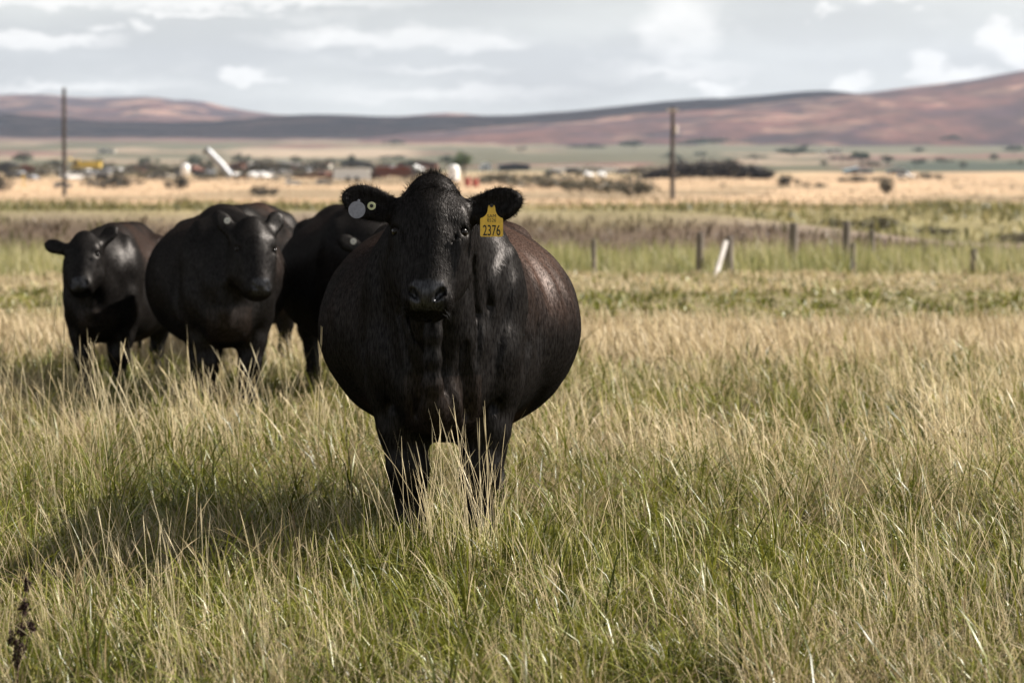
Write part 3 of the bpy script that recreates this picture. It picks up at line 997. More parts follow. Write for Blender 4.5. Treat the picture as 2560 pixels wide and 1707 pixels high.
def far_details():
    for c, ear_i in ((c1, None), (c2, 0), (c3, 0)):
        n = 420
        H = c['H']
        px = rng.normal(0, .045, n); ps = .02 + rng.normal(0, .035, n)
        P = np.stack([H(px[k], ps[k], .055 - abs(px[k]) * .45 - max(0, .03 - ps[k])) for k in range(n)])
        T = c['nn'][None] * .6 + c['a'][None] * rng.uniform(-.7, .6, (n, 1)) + c['xx'][None] * rng.uniform(-.7, .7, (n, 1))
        T /= np.linalg.norm(T, axis=1)[:, None]
        N = np.broadcast_to(np.array([0., 0, 1]), T.shape); N = N - T * np.sum(N * T, 1, keepdims=True); N = N / np.linalg.norm(N, axis=1)[:, None]
        strands('forelock', P - T * .012, N, T, rng.uniform(.025, .06, n), np.full(n, .004), np.array([[.009, .007, .006]]) * rng.uniform(.5, 2, (n, 1)), c['root'], curl=.8, mat=M_LOCK)['kind'] = 'stuff'
        if ear_i is not None:
            cen, Re, b0 = c['ears'][ear_i]
            o = disc('ear_tag', tuple(cen - Re[0] * .01 + Re[2] * .036 - Re[1] * .012), .019, .004, M_TAGW, c['root'])
            o['label'] = 'small pale round ear tag'
            o.rotation_euler = (math.radians(-5), 0, math.radians(4))
            disc('stud', (0, -.003, 0), .006, .004, M_TAGS, o)


M_TAGW = mat_simple('tag_white', (.62, .60, .54), .5)
far_details()


# ------------------------------------------------------------------ grass
G_LEAF = mat_leaf('grass_blade', .40, .22, .26)
G_DRY = mat_leaf('dry_grass', .5, .22, .38)


def blades(P, h, w, az, lean, C, twist=None, tipc=1.15, lod=False):
    """grass blades: root P (n,3), height h, width w, heading az, lean 0..1 (tip offset / height)"""
    n = len(P)
    dirv = np.stack([np.cos(az), np.sin(az), np.zeros(n)], 1)
    ta = az + pi / 2 + (rng.uniform(-.9, .9, n) if twist is None else twist)
    sd_ = np.stack([np.cos(ta), np.sin(ta), rng.uniform(-.2, .2, n)], 1) * (w * .5)[:, None]
    up = np.array([[0, 0, 1.]])
    hh = h[:, None]; ln = lean[:, None]
    m1 = P + dirv * hh * ln * .22 + up * hh * .45
    m2 = P + dirv * hh * ln * .60 + up * hh * (.80 - .12 * ln)
    tp = P + dirv * hh * ln * 1.10 + up * hh * (1.0 - .45 * np.clip(ln - .25, 0, 1.4))
    if lod:
        mm = P + dirv * hh * ln * .40 + up * hh * (.62 - .06 * ln)
        V = np.stack([P - sd_ * .85, P + sd_ * .85, mm - sd_ * .9, mm + sd_ * .9, tp], 1).reshape(-1, 3)
        cc = np.stack([C, C, C * 1.03, C * 1.03, C * tipc], 1).reshape(-1, 3)
        b = (np.arange(n) * 5)[:, None]
        return V, b + np.array([[0, 1, 3, 2]]), b + np.array([[2, 3, 4]]), cc
    V = np.stack([P - sd_ * .8, P + sd_ * .8, m1 - sd_, m1 + sd_, m2 - sd_ * .7, m2 + sd_ * .7, tp], 1).reshape(-1, 3)
    cc = np.stack([C, C, C, C, C * 1.05, C * 1.05, C * tipc], 1).reshape(-1, 3)
    b = (np.arange(n) * 7)[:, None]
    Qd = np.concatenate([b + np.array([[0, 1, 3, 2]]), b + np.array([[2, 3, 5, 4]])])
    Tr = b + np.array([[4, 5, 6]])
    return V, Qd, Tr, cc


def stems(P, h, w, az, lean, C, headf=2.6, head0=.80, lod=False):
    """thin straw stalks with a slightly thicker seed head"""
    n = len(P)
    dirv = np.stack([np.cos(az), np.sin(az), np.zeros(n)], 1)
    ta = rng.uniform(-1.45, 1.45, n)
    sd_ = np.stack([np.cos(ta), np.sin(ta), np.zeros(n)], 1) * (w * .5)[:, None]
    hh = h[:, None]; ln = lean[:, None]; up = np.array([[0, 0, 1.]])
    hf = np.broadcast_to(np.asarray(headf, float), (n,))[:, None]
    def at(t): return P + dirv * hh * ln * t ** 1.7 + up * hh * (t - .25 * ln * t ** 2)
    if lod:
        V = np.stack([P - sd_, P + sd_, at(.75) - sd_ * 1.3, at(.75) + sd_ * 1.3, at(1.0)], 1).reshape(-1, 3)
        b = (np.arange(n) * 5)[:, None]
        return V, b + np.array([[0, 1, 3, 2]]), b + np.array([[2, 3, 4]]), np.repeat(C, 5, 0)
    pts = [at(0.), at(.45), at(head0), at(head0 + .10), at(1.0)]
    ws = [1.0, .85, .75, None, .3]
    rows = []
    for p, q in zip(pts, ws):
        s_ = sd_ * (hf if q is None else q)
        rows += [p - s_, p + s_]
    V = np.stack(rows, 1).reshape(-1, 3)
    cc = np.stack([C] * 6 + [C * .92] * 4, 1).reshape(-1, 3)
    b = (np.arange(n) * 10)[:, None]
    Qd = np.concatenate([b + np.array([[2 * i, 2 * i + 1, 2 * i + 3, 2 * i + 2]]) for i in range(4)])
    return V, Qd, np.zeros((0, 3), int), cc


def join(name, parts, mat, **kw):
    Vs, Fq, Ft, Cs, off = [], [], [], [], 0
    for (V, Q, T, C) in parts:
        Vs.append(V); Cs.append(C); Fq.append(Q + off)
        if len(T): Ft.append(T + off)
        off += len(V)
    F = [np.concatenate(Fq)] + ([np.concatenate(Ft)] if Ft else [])
    o = np_mesh(name, np.concatenate(Vs), F, mat, cols=np.concatenate(Cs))
    return tag(o, **kw)


HALF = 1280 / FPX
def scatter(n, d0, d1, margin=1.0, power=1.0):
    """points spread over the visible wedge of meadow between d0 and d1 (plus a margin)"""
    out = []
    need = n
    while need > 0:
        d = d0 + (d1 - d0) * rng.random(need * 2)
        wmax = HALF * d1 + margin
        x = rng.uniform(-wmax, wmax, need * 2)
        ok = np.abs(x) < HALF * d + margin
        p = np.stack([x[ok], d[ok]], 1)[:need]
        out.append(p); need -= len(p)
    p = np.concatenate(out)
    return p[:, 0], p[:, 1]


def pick(cols, n, t):
    cols = np.array(cols)
    i = np.clip((t * (len(cols) - 1)), 0, len(cols) - 1.001)
    k = i.astype(int); fr = (i - k)[:, None]
    return cols[k] * (1 - fr) + cols[k + 1] * fr


GREENS = [(.014, .020, .002), (.042, .051, .004), (.105, .111, .011), (.20, .198, .032), (.34, .315, .105)]
STRAWS = [(.11, .080, .036), (.30, .235, .125), (.55, .46, .275), (.78, .69, .47)]


def dryness(x, d):
    """how straw-coloured the sward is at a place"""
    q = fbm(x * .9 + 2, d * .55, 401, 4)
    zone = np.interp(d, [8, 10.5, 12.2, 14, 16, 20, 23, 25, 26, 30.5, 32.5, 41, 44, 50], [.24, .15, .08, .10, .30, .44, .18, .0, .98, .98, .10, .08, .85, .95])
    left = np.interp(x / np.maximum(d, 1) / HALF, [-1, -.5, 0, 1], [.06, .06, 0, 0]) * (d < 22)
    return np.clip(zone + left + (q - .5) * np.interp(d, [18, 26, 28, 50], [2.2, 1.6, .8, .7]), 0, 1)


def tufts(n_t, d0, d1, margin, per, spread):
    """roots gathered in tussocks: returns x, d, heading, distance from the middle (0..1), tuft number"""
    tx, td = scatter(n_t, d0, d1, margin)
    cnt = rng.poisson(per, n_t) + 2
    i = np.repeat(np.arange(n_t), cnt)
    n = len(i)
    r = np.abs(rng.normal(0, 1, n)); th = rng.uniform(0, 2 * pi, n)
    sp = spread * rng.uniform(.6, 1.5, n_t)[i]
    x = tx[i] + r * np.cos(th) * sp; d = td[i] + r * np.sin(th) * sp
    return x, d, th + rng.normal(0, .7, n), np.clip(r / 2, 0, 1), i, tx, td


def meadow():
    green, dry = [], []
    # --- leafy tussocks
    for (n_t, per, sp, d0, d1, mg, hm, ws) in ((4200, 36, .048, 7.6, 16.5, .9, .132, .0046), (2600, 28, .072, 16.5, 25, 1.1, .135, .0066),
                                              (1500, 22, .12, 25, 32, 1.3, .12, .011), (2700, 18, .16, 32, 51, 4.5, .075, .017)):
        x, d, az, r, ti, tx, td = tufts(n_t, d0, d1, mg, per, sp)
        n = len(x)
        dr = np.clip(dryness(tx, td) + rng.normal(0, .34, n_t), 0, 1)[ti]
        th_ = (rng.gamma(6, 1 / 6., n_t) * (.55 + .9 * fbm(tx * 1.1, td * 1.1, 413, 3)))[ti]
        isdry = rng.random(n) < np.clip(dr, .04, .97)
        P = np.stack([x, d, ground_z(x, d) - .01], 1)
        h = np.clip(hm * th_ * rng.gamma(6, 1 / 6., n) * (1.1 - .35 * r) * np.interp(d, [8, 12], [.74, .92]), .02, .40)
        w = ws * rng.uniform(.5, 1.4, n) * np.where(isdry, .7, 1.1)
        lean = np.clip(.12 + r * .9 + rng.gamma(1.6, .22, n), .05, 2.2)
        t = np.clip(.45 * rng.random(n) + .45 * fbm(tx * 1.3, td * 1.3, 421, 3)[ti] + .34 * rng.random(n_t)[ti] - .10, 0, 1)
        C = np.where(isdry[:, None], pick(STRAWS, n, t * np.interp(d, [15, 24, 26, 32, 40], [.60, .72, 1, 1, .85])), pick(GREENS, n, t))
        C = C * rng.uniform(.85, 1.15, (n, 3)) ** .4
        for m_, lst in ((~isdry, green), (isdry, dry)):
            lst.append(blades(P[m_], h[m_], w[m_], az[m_], lean[m_], C[m_], lod=d0 > 16))
    # --- lush growth around the big cow's fore feet
    n = 2600
    x = -.25 + rng.normal(0, .30, n); d = rng.uniform(12.35, 13.0, n)
    P = np.stack([x, d, ground_z(x, d) - .01], 1)
    green.append(blades(P, rng.uniform(.10, .27, n), .0044 * rng.uniform(.6, 1.3, n), rng.uniform(0, 2 * pi, n), rng.gamma(2, .2, n), pick(GREENS, n, rng.random(n))))
    # --- thin fill between the tussocks
    x, d = scatter(34000, 7.6, 25, 1.0); n = len(x)
    P = np.stack([x, d, ground_z(x, d) - .005], 1)
    green.append(blades(P, rng.uniform(.03, .10, n), .0036 * rng.uniform(.6, 1.3, n) * np.interp(d, [8, 25], [1, 1.9]), rng.uniform(0, 2 * pi, n), rng.gamma(2, .4, n), pick(GREENS, n, rng.random(n) * .6), lod=True))
    # --- flattened thatch near the ground
    x, d = scatter(28000, 7.6, 25, 1.0); n = len(x)
    keep = rng.random(n) < .25 + .75 * dryness(x, d); x, d = x[keep], d[keep]; n = len(x)
    P = np.stack([x, d, ground_z(x, d) + rng.uniform(.0, .07, n)], 1)
    dry.append(blades(P, rng.uniform(.03, .08, n), .0034 * rng.uniform(.5, 1.4, n) * np.interp(d, [8, 24], [1, 1.9]), rng.uniform(0, 2 * pi, n), rng.uniform(1.0, 3.6, n),
                      pick(STRAWS, n, rng.random(n) * .55), lod=True))
    # --- upright straw stalks, in loose bunches
    for (n_t, per, sp, d0, d1, mg, hm, ws) in ((1500, 9, .10, 7.6, 16.5, .9, .29, .0017), (1500, 10, .14, 16.5, 24.0, 1.2, .33, .0034), (3400, 13, .2, 25.4, 31.0, 1.5, .27, .0062), (1300, 10, .3, 42, 51, 5, .11, .010)):
        x, d, az, r, ti, tx, td = tufts(n_t, d0, d1, mg, per, sp)
        keep = (rng.random(n_t) < np.clip((fbm(tx * 1.2 + 11, td * .9, 431, 3) - .36) * 3.6, .10, 1) * np.clip(.40 + .8 * dryness(tx, td), 0, 1))[ti]
        x, d, az, r, ti = x[keep], d[keep], az[keep], r[keep], ti[keep]; n = len(x)
        P = np.stack([x, d, ground_z(x, d) - .01], 1)
        h = hm * rng.uniform(.5, 1.25, n) * rng.uniform(.65, 1.25, n_t)[ti]
        az = np.where(rng.random(n) < .45, pi + rng.normal(0, .6, n), az)
        lean = np.abs(rng.normal(.14, .24, n)) + .25 * r + (rng.random(n) < .10) * rng.uniform(.3, 1.4, n)
        C = pick(STRAWS, n, np.clip(rng.normal(.66, .20, n) - .05 * (d > 24), 0, 1)) * np.array([[1.0, .95, .91]])
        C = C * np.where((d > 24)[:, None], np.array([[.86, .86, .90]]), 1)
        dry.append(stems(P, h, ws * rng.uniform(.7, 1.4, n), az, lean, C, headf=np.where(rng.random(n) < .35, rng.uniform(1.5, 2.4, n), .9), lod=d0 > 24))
    # --- fans of long stalks, as before the cow's fore legs
    fans = [(1005, 12.55, 30, .52, .13), (1075, 12.5, 40, .58, .15), (1115, 12.6, 34, .58, .12), (950, 12.5, 10, .50, .12), (905, 12.6, 8, .52, .10), (1010, 12.4, 14, .34, .25),
            (790, 13.3, 22, .42, .30), (340, 10.8, 26, .44, .35), (300, 11.4, 18, .40, .3), (550, 10.6, 22, .40, .30), (700, 10.5, 26, .38, .35), (120, 14.5, 40, .55, .55), (330, 16.5, 36, .5, .6),
            (2250, 10.4, 34, .42, .35), (2180, 9.9, 24, .40, .3), (1480, 11.8, 20, .38, .3), (1800, 12.2, 18, .40, .4), (1900, 13.5, 18, .42, .4), (2070, 11.6, 16, .38, .3), (1620, 15.4, 22, .42, .5),
            (60, 9.9, 20, .38, .3), (480, 9.7, 30, .36, .4), (820, 9.6, 26, .36, .4), (1240, 9.7, 22, .34, .4), (1400, 10.4, 18, .36, .4), (2300, 15.5, 24, .45, .5), (560, 18.6, 40, .56, .9), (650, 17.5, 30, .55, .8),
            (200, 18.6, 36, .56, .9), (40, 17.5, 40, .54, .7), (450, 18.9, 24, .5, .6)]
    for (xd, d, n, hh, sp) in fans:
        x0 = ang(xd) * d
        x = x0 + rng.normal(0, sp * .45, n); dd = d + rng.normal(0, .10 + sp * .3, n)
        P = np.stack([x, dd, ground_z(x, dd) - .01], 1)
        az = np.where(rng.random(n) < .7, pi + rng.normal(0, .6, n), rng.normal(0, .8, n))
        C = pick(STRAWS, n, np.clip(rng.normal(.86, .12, n), 0, 1)) * np.array([[1.0, .96, .92]])
        dry.append(stems(P, hh * rng.uniform(.6, 1.22, n), .0018 * rng.uniform(.7, 1.35, n) * d / 12.5, az, np.abs(rng.normal(.20, .15, n)), C,
                         headf=np.where(rng.random(n) < .45, rng.uniform(1.5, 2.4, n), 1.0)))
    join('green_grass', green, G_LEAF, label='green grass blades growing low across the meadow', cat='grass', kind='stuff')
    join('dry_grass', dry, G_DRY, label='straw coloured dry grass and stalks across the meadow', cat='grass', kind='stuff')


meadow()


# ------------------------------------------------------------------ tall growth beyond the meadow, bank, far tufts
def wide_scatter(n, d0, d1, margin):
    return scatter(n, d0, d1, margin)


REEDS = [(.075, .085, .026), (.16, .165, .055), (.26, .24, .10), (.38, .33, .19), (.50, .42, .28)]


def verge():
    parts = []
    # strip of rank grass and rushes in the dip behind the fence
    x, d = scatter(56000, 53.0, 69, 8.0); n = len(x)
    clump = fbm(x * .8, d * .5, 501, 4)
    keep = rng.random(n) < np.clip(.25 + 2.2 * (clump - .25), .2, 1); x, d, clump = x[keep], d[keep], clump[keep]; n = len(x)
    P = np.stack([x, d, ground_z(x, d) - .02], 1)
    h = (.40 + .52 * clump) * rng.uniform(.6, 1.25, n) * np.interp(d, [52, 55, 66, 69], [1.0, 1.1, 1, .8])
    C = pick(REEDS, n, np.clip(.60 * fbm(x * .45 + 7, d * .3, 505, 3) + .5 * rng.random(n) - .08, 0, 1))
    parts.append(blades(P, h, rng.uniform(.012, .03, n), rng.uniform(0, 2 * pi, n), rng.gamma(2, .13, n), C, tipc=1.25, lod=True))
    join('rushes', parts, G_DRY, label='strip of rank green and beige grass behind the fence', cat='grass', kind='stuff')
    # coarse growth on the bank and the slope behind it
    parts = []
    x, d = scatter(22000, 70, 86, 9.0); n = len(x)
    q = fbm(x * .7, d * .4, 511, 4)
    P = np.stack([x, d, ground_z(x, d) - .02], 1)
    top = (d > 79) & (d < 84.5)
    h = np.where(top, .04, .09 + .16 * q) * rng.uniform(.5, 1.6, n)
    gr_ = sstep(.54, .68, q) * .7 + sstep(8, 13, x) * .5
    C = lerp3(pick([(.035, .024, .014), (.075, .050, .031), (.125, .088, .058)], n, rng.random(n)), pick([(.06, .065, .025), (.13, .13, .045), (.2, .18, .08)], n, rng.random(n)), np.clip(gr_, 0, 1))
    parts.append(blades(P, h, rng.uniform(.02, .045, n), rng.uniform(0, 2 * pi, n), rng.gamma(2, .25, n), C, lod=True))
    x, d = scatter(24000, 86, 230, 16.0); n = len(x)
    q = fbm(x * .22, d * .07, 515, 4)
    P = np.stack([x, d, ground_z(x, d) - .03], 1)
    h = (.10 + .45 * sstep(.45, .75, q)) * rng.uniform(.5, 1.4, n)
    C = lerp3(pick([(.30, .22, .11), (.46, .33, .18)], n, rng.random(n)), pick([(.07, .068, .024), (.14, .13, .05), (.24, .20, .095)], n, rng.random(n)),
              np.clip(1.25 - (d - 110) / 110 + (q - .5) * 2.5, 0, 1))
    parts.append(blades(P, h, rng.uniform(.05, .13, n), rng.uniform(0, 2 * pi, n), rng.gamma(2, .25, n), C, lod=True))
    join('bank_grass', parts, G_DRY, label='brown and green coarse growth on the earth bank', cat='grass', kind='stuff')
    parts = []
    x, d = scatter(24000, 200, 760, 45.0); n = len(x)
    q = fbm(x * .05, d * .02, 521, 4)
    P = np.stack([x, d, ground_z(x, d) - .05], 1)
    h = (.10 + .18 * q) * rng.uniform(.5, 1.4, n)
    C = lerp3(pick([(.29, .20, .12), (.41, .29, .175)], n, rng.random(n)), (.17, .125, .072), sstep(.50, .62, q))
    parts.append(blades(P, h, rng.uniform(.12, .32, n), rng.uniform(0, 2 * pi, n), rng.gamma(2, .25, n), C, lod=True))
    join('tan_field_grass', parts, G_DRY, label='tan dry grass covering the field in front of the yard', cat='grass', kind='stuff')


verge()


# ------------------------------------------------------------------ mesh kit for built things
class MB:
    def __init__(s): s.v = []; s.f = []

    def box(s, c, sz, rz=0.0, taper=1.0, tilt=0.0):
        b = len(s.v)
        M = Matrix.Rotation(rz, 3, 'Z') @ Matrix.Rotation(tilt, 3, 'Y')
        for z in (-1, 1):
            t = taper if z > 0 else 1.0
            for (x, y) in ((-1, -1), (1, -1), (1, 1), (-1, 1)):
                s.v.append(Vector(c) + M @ Vector((x * sz[0] / 2 * t, y * sz[1] / 2 * t, z * sz[2] / 2)))
        for q in ((3, 2, 1, 0), (4, 5, 6, 7), (0, 1, 5, 4), (1, 2, 6, 5), (2, 3, 7, 6), (3, 0, 4, 7)):
            s.f.append([b + i for i in q])
        return s

    def tube(s, pts, rs, n=10, cap=True):
        """tube through pts with radii rs"""
        pts = [Vector(p) for p in pts]
        b = len(s.v)
        for i, p in enumerate(pts):
            t = (pts[min(i + 1, len(pts) - 1)] - pts[max(i - 1, 0)]).normalized()
            u = t.cross(Vector((0, 0, 1)) if abs(t.z) < .9 else Vector((1, 0, 0))).normalized()
            w = t.cross(u)
            for k in range(n):
                a = 2 * pi * k / n
                s.v.append(p + (u * math.cos(a) + w * math.sin(a)) * rs[i])
        for i in range(len(pts) - 1):
            for k in range(n):
                k2 = (k + 1) % n
                s.f.append([b + i * n + k, b + (i + 1) * n + k, b + (i + 1) * n + k2, b + i * n + k2])
        if cap:
            s.f.append([b + k for k in range(n)])
            s.f.append([b + (len(pts) - 1) * n + k for k in range(n - 1, -1, -1)])
        return s

    def prof(s, outline, y0, y1):
        """side outline in XZ swept along Y"""
        b = len(s.v); n = len(outline)
        for y in (y0, y1):
            for (x, z) in outline: s.v.append(Vector((x, y, z)))
        s.f.append([b + i for i in range(n)]); s.f.append([b + n + i for i in range(n - 1, -1, -1)])
        for i in range(n):
            j = (i + 1) % n
            s.f.append([b + j, b + i, b + n + i, b + n + j])
        return s

    def build(s, name, mat, parent=None, smooth=False):
        me = bpy.data.meshes.new(name)
        me.from_pydata([tuple(v) for v in s.v], [], s.f); me.update()
        if smooth:
            me.polygons.foreach_set('use_smooth', [True] * len(me.polygons))
        return link_mesh(name, me, mat, parent)


M_WOOD = mat_simple('weathered_wood', (.17, .14, .115), .9, nscale=7, nvar=.4, bump=.3)
M_WOODD = mat_simple('dark_wood', (.055, .043, .036), .9, nscale=5, nvar=.4, bump=.3)
M_BOARD = mat_simple('pale_board', (.50, .46, .42), .8, nscale=6, nvar=.25)
M_WHITE = mat_simple('white_paint', (.80, .79, .77), .5, nscale=1.5, nvar=.10)
M_CREAM = mat_simple('cream_paint', (.60, .56, .48), .6, nscale=1.5, nvar=.12)
M_GREY = mat_simple('grey_paint', (.26, .27, .29), .6, nscale=1.5, nvar=.2)
M_DARK = mat_simple('dark_paint', (.035, .034, .036), .5, nscale=1.5, nvar=.3)
M_STEEL = mat_simple('galvanised', (.36, .37, .39), .6, metal=.35, nscale=2, nvar=.25)
M_RUST = mat_simple('rust', (.13, .05, .03), .85, nscale=2.5, nvar=.35)
M_REDP = mat_simple('red_paint', (.32, .055, .035), .6, nscale=2, nvar=.3)
M_YELL = mat_simple('yellow_paint', (.55, .38, .06), .55, nscale=2, nvar=.25)
M_BLUE = mat_simple('blue_paint', (.06, .10, .22), .45, nscale=2, nvar=.2)
M_LBLUE = mat_simple('pale_blue_roof', (.33, .52, .60), .5, nscale=1, nvar=.12)
M_GLASS = mat_simple('dark_glass', (.02, .024, .03), .08, spec=.6)
M_TYRE = mat_simple('tyre', (.02, .02, .02), .85)
M_BARK = mat_simple('bark', (.09, .07, .055), .95, nscale=9, nvar=.4)
LEAFM = mat_leaf('shrub_leaf', .55, .25, .2)


# ------------------------------------------------------------------ fence posts
def fence():
    posts = [(1365, 552, 54.5, .05, 'thin grey fence post standing alone between the big cow and the braced posts'),
             (1608, 537, 53.5, .075, 'dark fence post just left of the leaning white brace'),
             (1676, 545, 53.6, .085, 'fence post that the white brace leans against'),
             (1820, 515, 61.0, .10, 'thick fence post rising above the rank grass, right of the brace'),
             (1942, 511, 62.0, .09, 'fence post standing tallest against the earth bank'),
             (2002, 532, 62.0, .07, 'short fence post right of the tallest post'),
             (1960, 561, 54.2, .06, 'grey fence post half sunk in grass in front of the tallest post'),
             (2235, 574, 54.4, .07, 'rightmost fence post, half sunk in the rank grass'),
             (669, 541, 55.0, .05, 'thin fence post seen between the cows on the left')]
    for (xd, yt, d, r, lab) in posts:
        x = ang(xd) * d; z0 = gz(x, d); zt = CAMH + elev(yt) * d
        o = empty('fence_post', (x, d, z0 - .05))
        tag(o, lab, 'post', 'fence posts beyond the meadow')
        H_ = zt - z0 + .05; r *= .85
        lx = random.uniform(-.02, .02)
        n = 9
        MB().tube([(0, 0, -.3), (lx * .3, 0, H_ * .35), (lx * .7, .01, H_ * .7), (lx, 0, H_)], [r * 1.05, r, r * .96, r * .9], n).build('post', M_WOOD, o)
        MB().tube([(lx, 0, H_), (lx, 0, H_ + .02)], [r * .88, r * .55], n).build('post_top', M_WOODD, o)
    d = 51.6
    x0, x1 = ang(1634) * d, ang(1672) * d
    z1 = CAMH + elev(556) * d
    o = tag(MB().tube([(0, 0, -.05), ((x1 - x0), .5, z1 - gz(x0, d))], [.047, .043], 4).build('fence_brace', M_BOARD), 'pale white board leaning as a brace against a fence post', 'brace')
    o.location = (x0, d, gz(x0, d))


fence()


# ------------------------------------------------------------------ poles
def pole(xd, ytop, ybase, d, label, arm):
    x = ang(xd) * d; z0 = gz(x, d)
    h = CAMH + elev(ytop) * d - z0
    o = tag(empty('utility_pole', (x, d, z0)), label, 'pole', 'poles rising behind the field')
    MB().tube([(0, 0, -.5), (0, 0, h * .5), (.02, 0, h)], [.26, .24, .20], 12).build('pole', M_WOODD, o)
    if arm:
        MB().box((.0, -.15, h - .35), (1.3, .2, .26)).build('crossarm', M_BOARD, o)
        for q in (-.4, .4):
            MB().tube([(q, -.15, h - .29), (q, -.15, h - .12)], [.05, .035], 8).build('insulator', M_CREAM, o)
        MB().tube([(.36, 0, h - 2.9), (.36, 0, h - 2.0)], [.24, .24], 12).build('transformer', M_BOARD, o)
        MB().box((.2, 0, h - 2.4), (.22, .08, .1)).build('bracket', M_DARK, o)


pole(1544, 247, 458, 390, 'dark utility pole with a short crossarm, right of the big cow', True)
pole(149, 203, 395, 420, 'tall bare wooden pole above the yard on the left', False)


# ------------------------------------------------------------------ shrubs, trees
SHRUB = [(.018, .016, .011), (.040, .034, .022), (.075, .062, .040)]
SAGE = [(.040, .037, .024), (.080, .070, .042), (.135, .115, .070)]
TREEC = [(.012, .022, .014), (.026, .042, .024), (.050, .070, .036)]


def leaves(lobes, n, size, cols):
    """leaf faces spread through a set of lobes (centre, radii)"""
    vol = np.array([r[0] * r[1] * r[2] for _, r in lobes]); vol = vol / vol.sum()
    i = rng.choice(len(lobes), n, p=vol)
    c = np.array([l[0] for l in lobes])[i]; r = np.array([l[1] for l in lobes])[i]
    v = rng.normal(0, 1, (n, 3)); v /= np.linalg.norm(v, axis=1)[:, None]
    rad = rng.random((n, 1)) ** (1 / 2.2)
    P = c + v * r * rad
    a = rng.normal(0, 1, (n, 3)); a /= np.linalg.norm(a, axis=1)[:, None]
    b = np.cross(a, rng.normal(0, 1, (n, 3))); b /= np.linalg.norm(b, axis=1)[:, None]
    sz = size * rng.uniform(.5, 1.4, (n, 1))
    V = np.stack([P - a * sz, P + b * sz * .5, P + a * sz, P - b * sz * .5], 1).reshape(-1, 3)
    F = (np.arange(n) * 4)[:, None] + np.array([[0, 1, 2, 3]])
    t = np.clip(rng.random(n) * .8 + .2 * rng.random(len(lobes))[i], 0, 1)
    return V, F, np.repeat(pick(cols, n, t), 4, 0)


def shrub(xd, yb, wd, hd, label, cols=SHRUB, n=700, d=None, name='shrub', cat='shrub', group='dark shrubs on the tan field', lob=6, trunk=False):
    """shrub or tree standing at display pixel (xd, yb), wd x hd display pixels in size"""
    p = on_ground(xd, yb) if d is None else Vector((ang(xd) * d, d, gz(ang(xd) * d, d)))
    pm = K / FPX * p.y                    # metres per display pixel there
    w, h = wd * pm * 1.3, hd * pm * 1.15
    o = tag(empty(name, p), label, cat, group)
    lobes = []
    zb = h * .34 if trunk else h * .05
    for k in range(lob):
        fx = random.uniform(-.40, .40)
        lh = h * random.uniform(.62, 1.0) * (1 - abs(fx) * .7)
        rz = (lh - zb) * .5
        lobes.append(((fx * w, random.uniform(-.3, .3) * w, zb + rz), (w * random.uniform(.14, .26), w * random.uniform(.16, .28), rz)))
    V, F, C = leaves(lobes, n, max(.035 * math.sqrt(w * h), .02) * 1.3, cols)
    f = np_mesh('crown' if trunk else 'foliage', V, [F], LEAFM, o, cols=C)
    m = MB()
    if trunk:
        m.tube([(0, 0, -.2), (.02 * h, 0, h * .3), (0, 0, h * .6), (.02 * w, 0, h * .85)], [h * .045, h * .035, h * .022, h * .008], 8)
        for k in range(4):
            l = lobes[k % len(lobes)]
            m.tube([(0, 0, h * (.25 + .07 * k)), tuple(np.array(l[0]) * .9)], [h * .018, h * .006], 6)
        m.build('trunk', M_BARK, o)
    else:
        for k in range(5):
            l = lobes[k % len(lobes)]
            m.tube([(l[0][0] * .15, l[0][1] * .15, -.05), tuple(np.array(l[0]))], [h * .03, h * .012], 6)
        m.build('branches', M_BARK, o)
    return o


LANDMARKS = [(20, 'the black shed at the left edge'), (60, 'the rusty shed near the left edge'), (105, 'the cream shed by the bare pole'), (149, 'the tall bare pole'), (200, 'the yellow digger'),
             (260, 'the wide dark shrub'), (330, 'the low shed right of the digger'), (423, 'the upright white tank'), (505, 'the tilted silver pipe'), (578, 'the round white dish'), (645, 'the dark shed above the beam'),
             (710, 'the long rusty beam'), (808, 'the white trailer'), (905, 'the red-lidded seed drill'), (960, 'the brown shed by the cow\'s crown'), (1042, 'the white upright tank above the cow'),
             (1115, 'the little white shed'), (1180, 'the dark shed right of the tree'), (1270, 'the dark end car of the row'), (1345, 'the long low white shed'), (1435, 'the blue car'), (1500, 'the left end of the brush pile'),
             (1560, 'the utility pole'), (1640, 'the middle of the brush pile'), (1740, 'the right end of the brush pile'), (1815, 'the round shrub'), (1890, 'the ploughed strip'), (1970, 'the larger pale blue roof'), (2062, 'the smaller pale blue roof'),
             (2130, 'the flat dark bush'), (2220, 'the rightmost fence post'), (2328, 'the right edge')]


USED = set()


def fresh(label):
    """true the first time a label is asked for"""
    if label in USED: return False
    USED.add(label)
    return True


def beside(what, x, y, ymid=404):
    lx, nm = min(LANDMARKS, key=lambda l: abs(l[0] - x))
    side = 'left of ' if x < lx - 9 else 'right of ' if x > lx + 9 else 'level with '
    return what + ('nearer and ' if y > ymid else 'farther and ') + side + nm


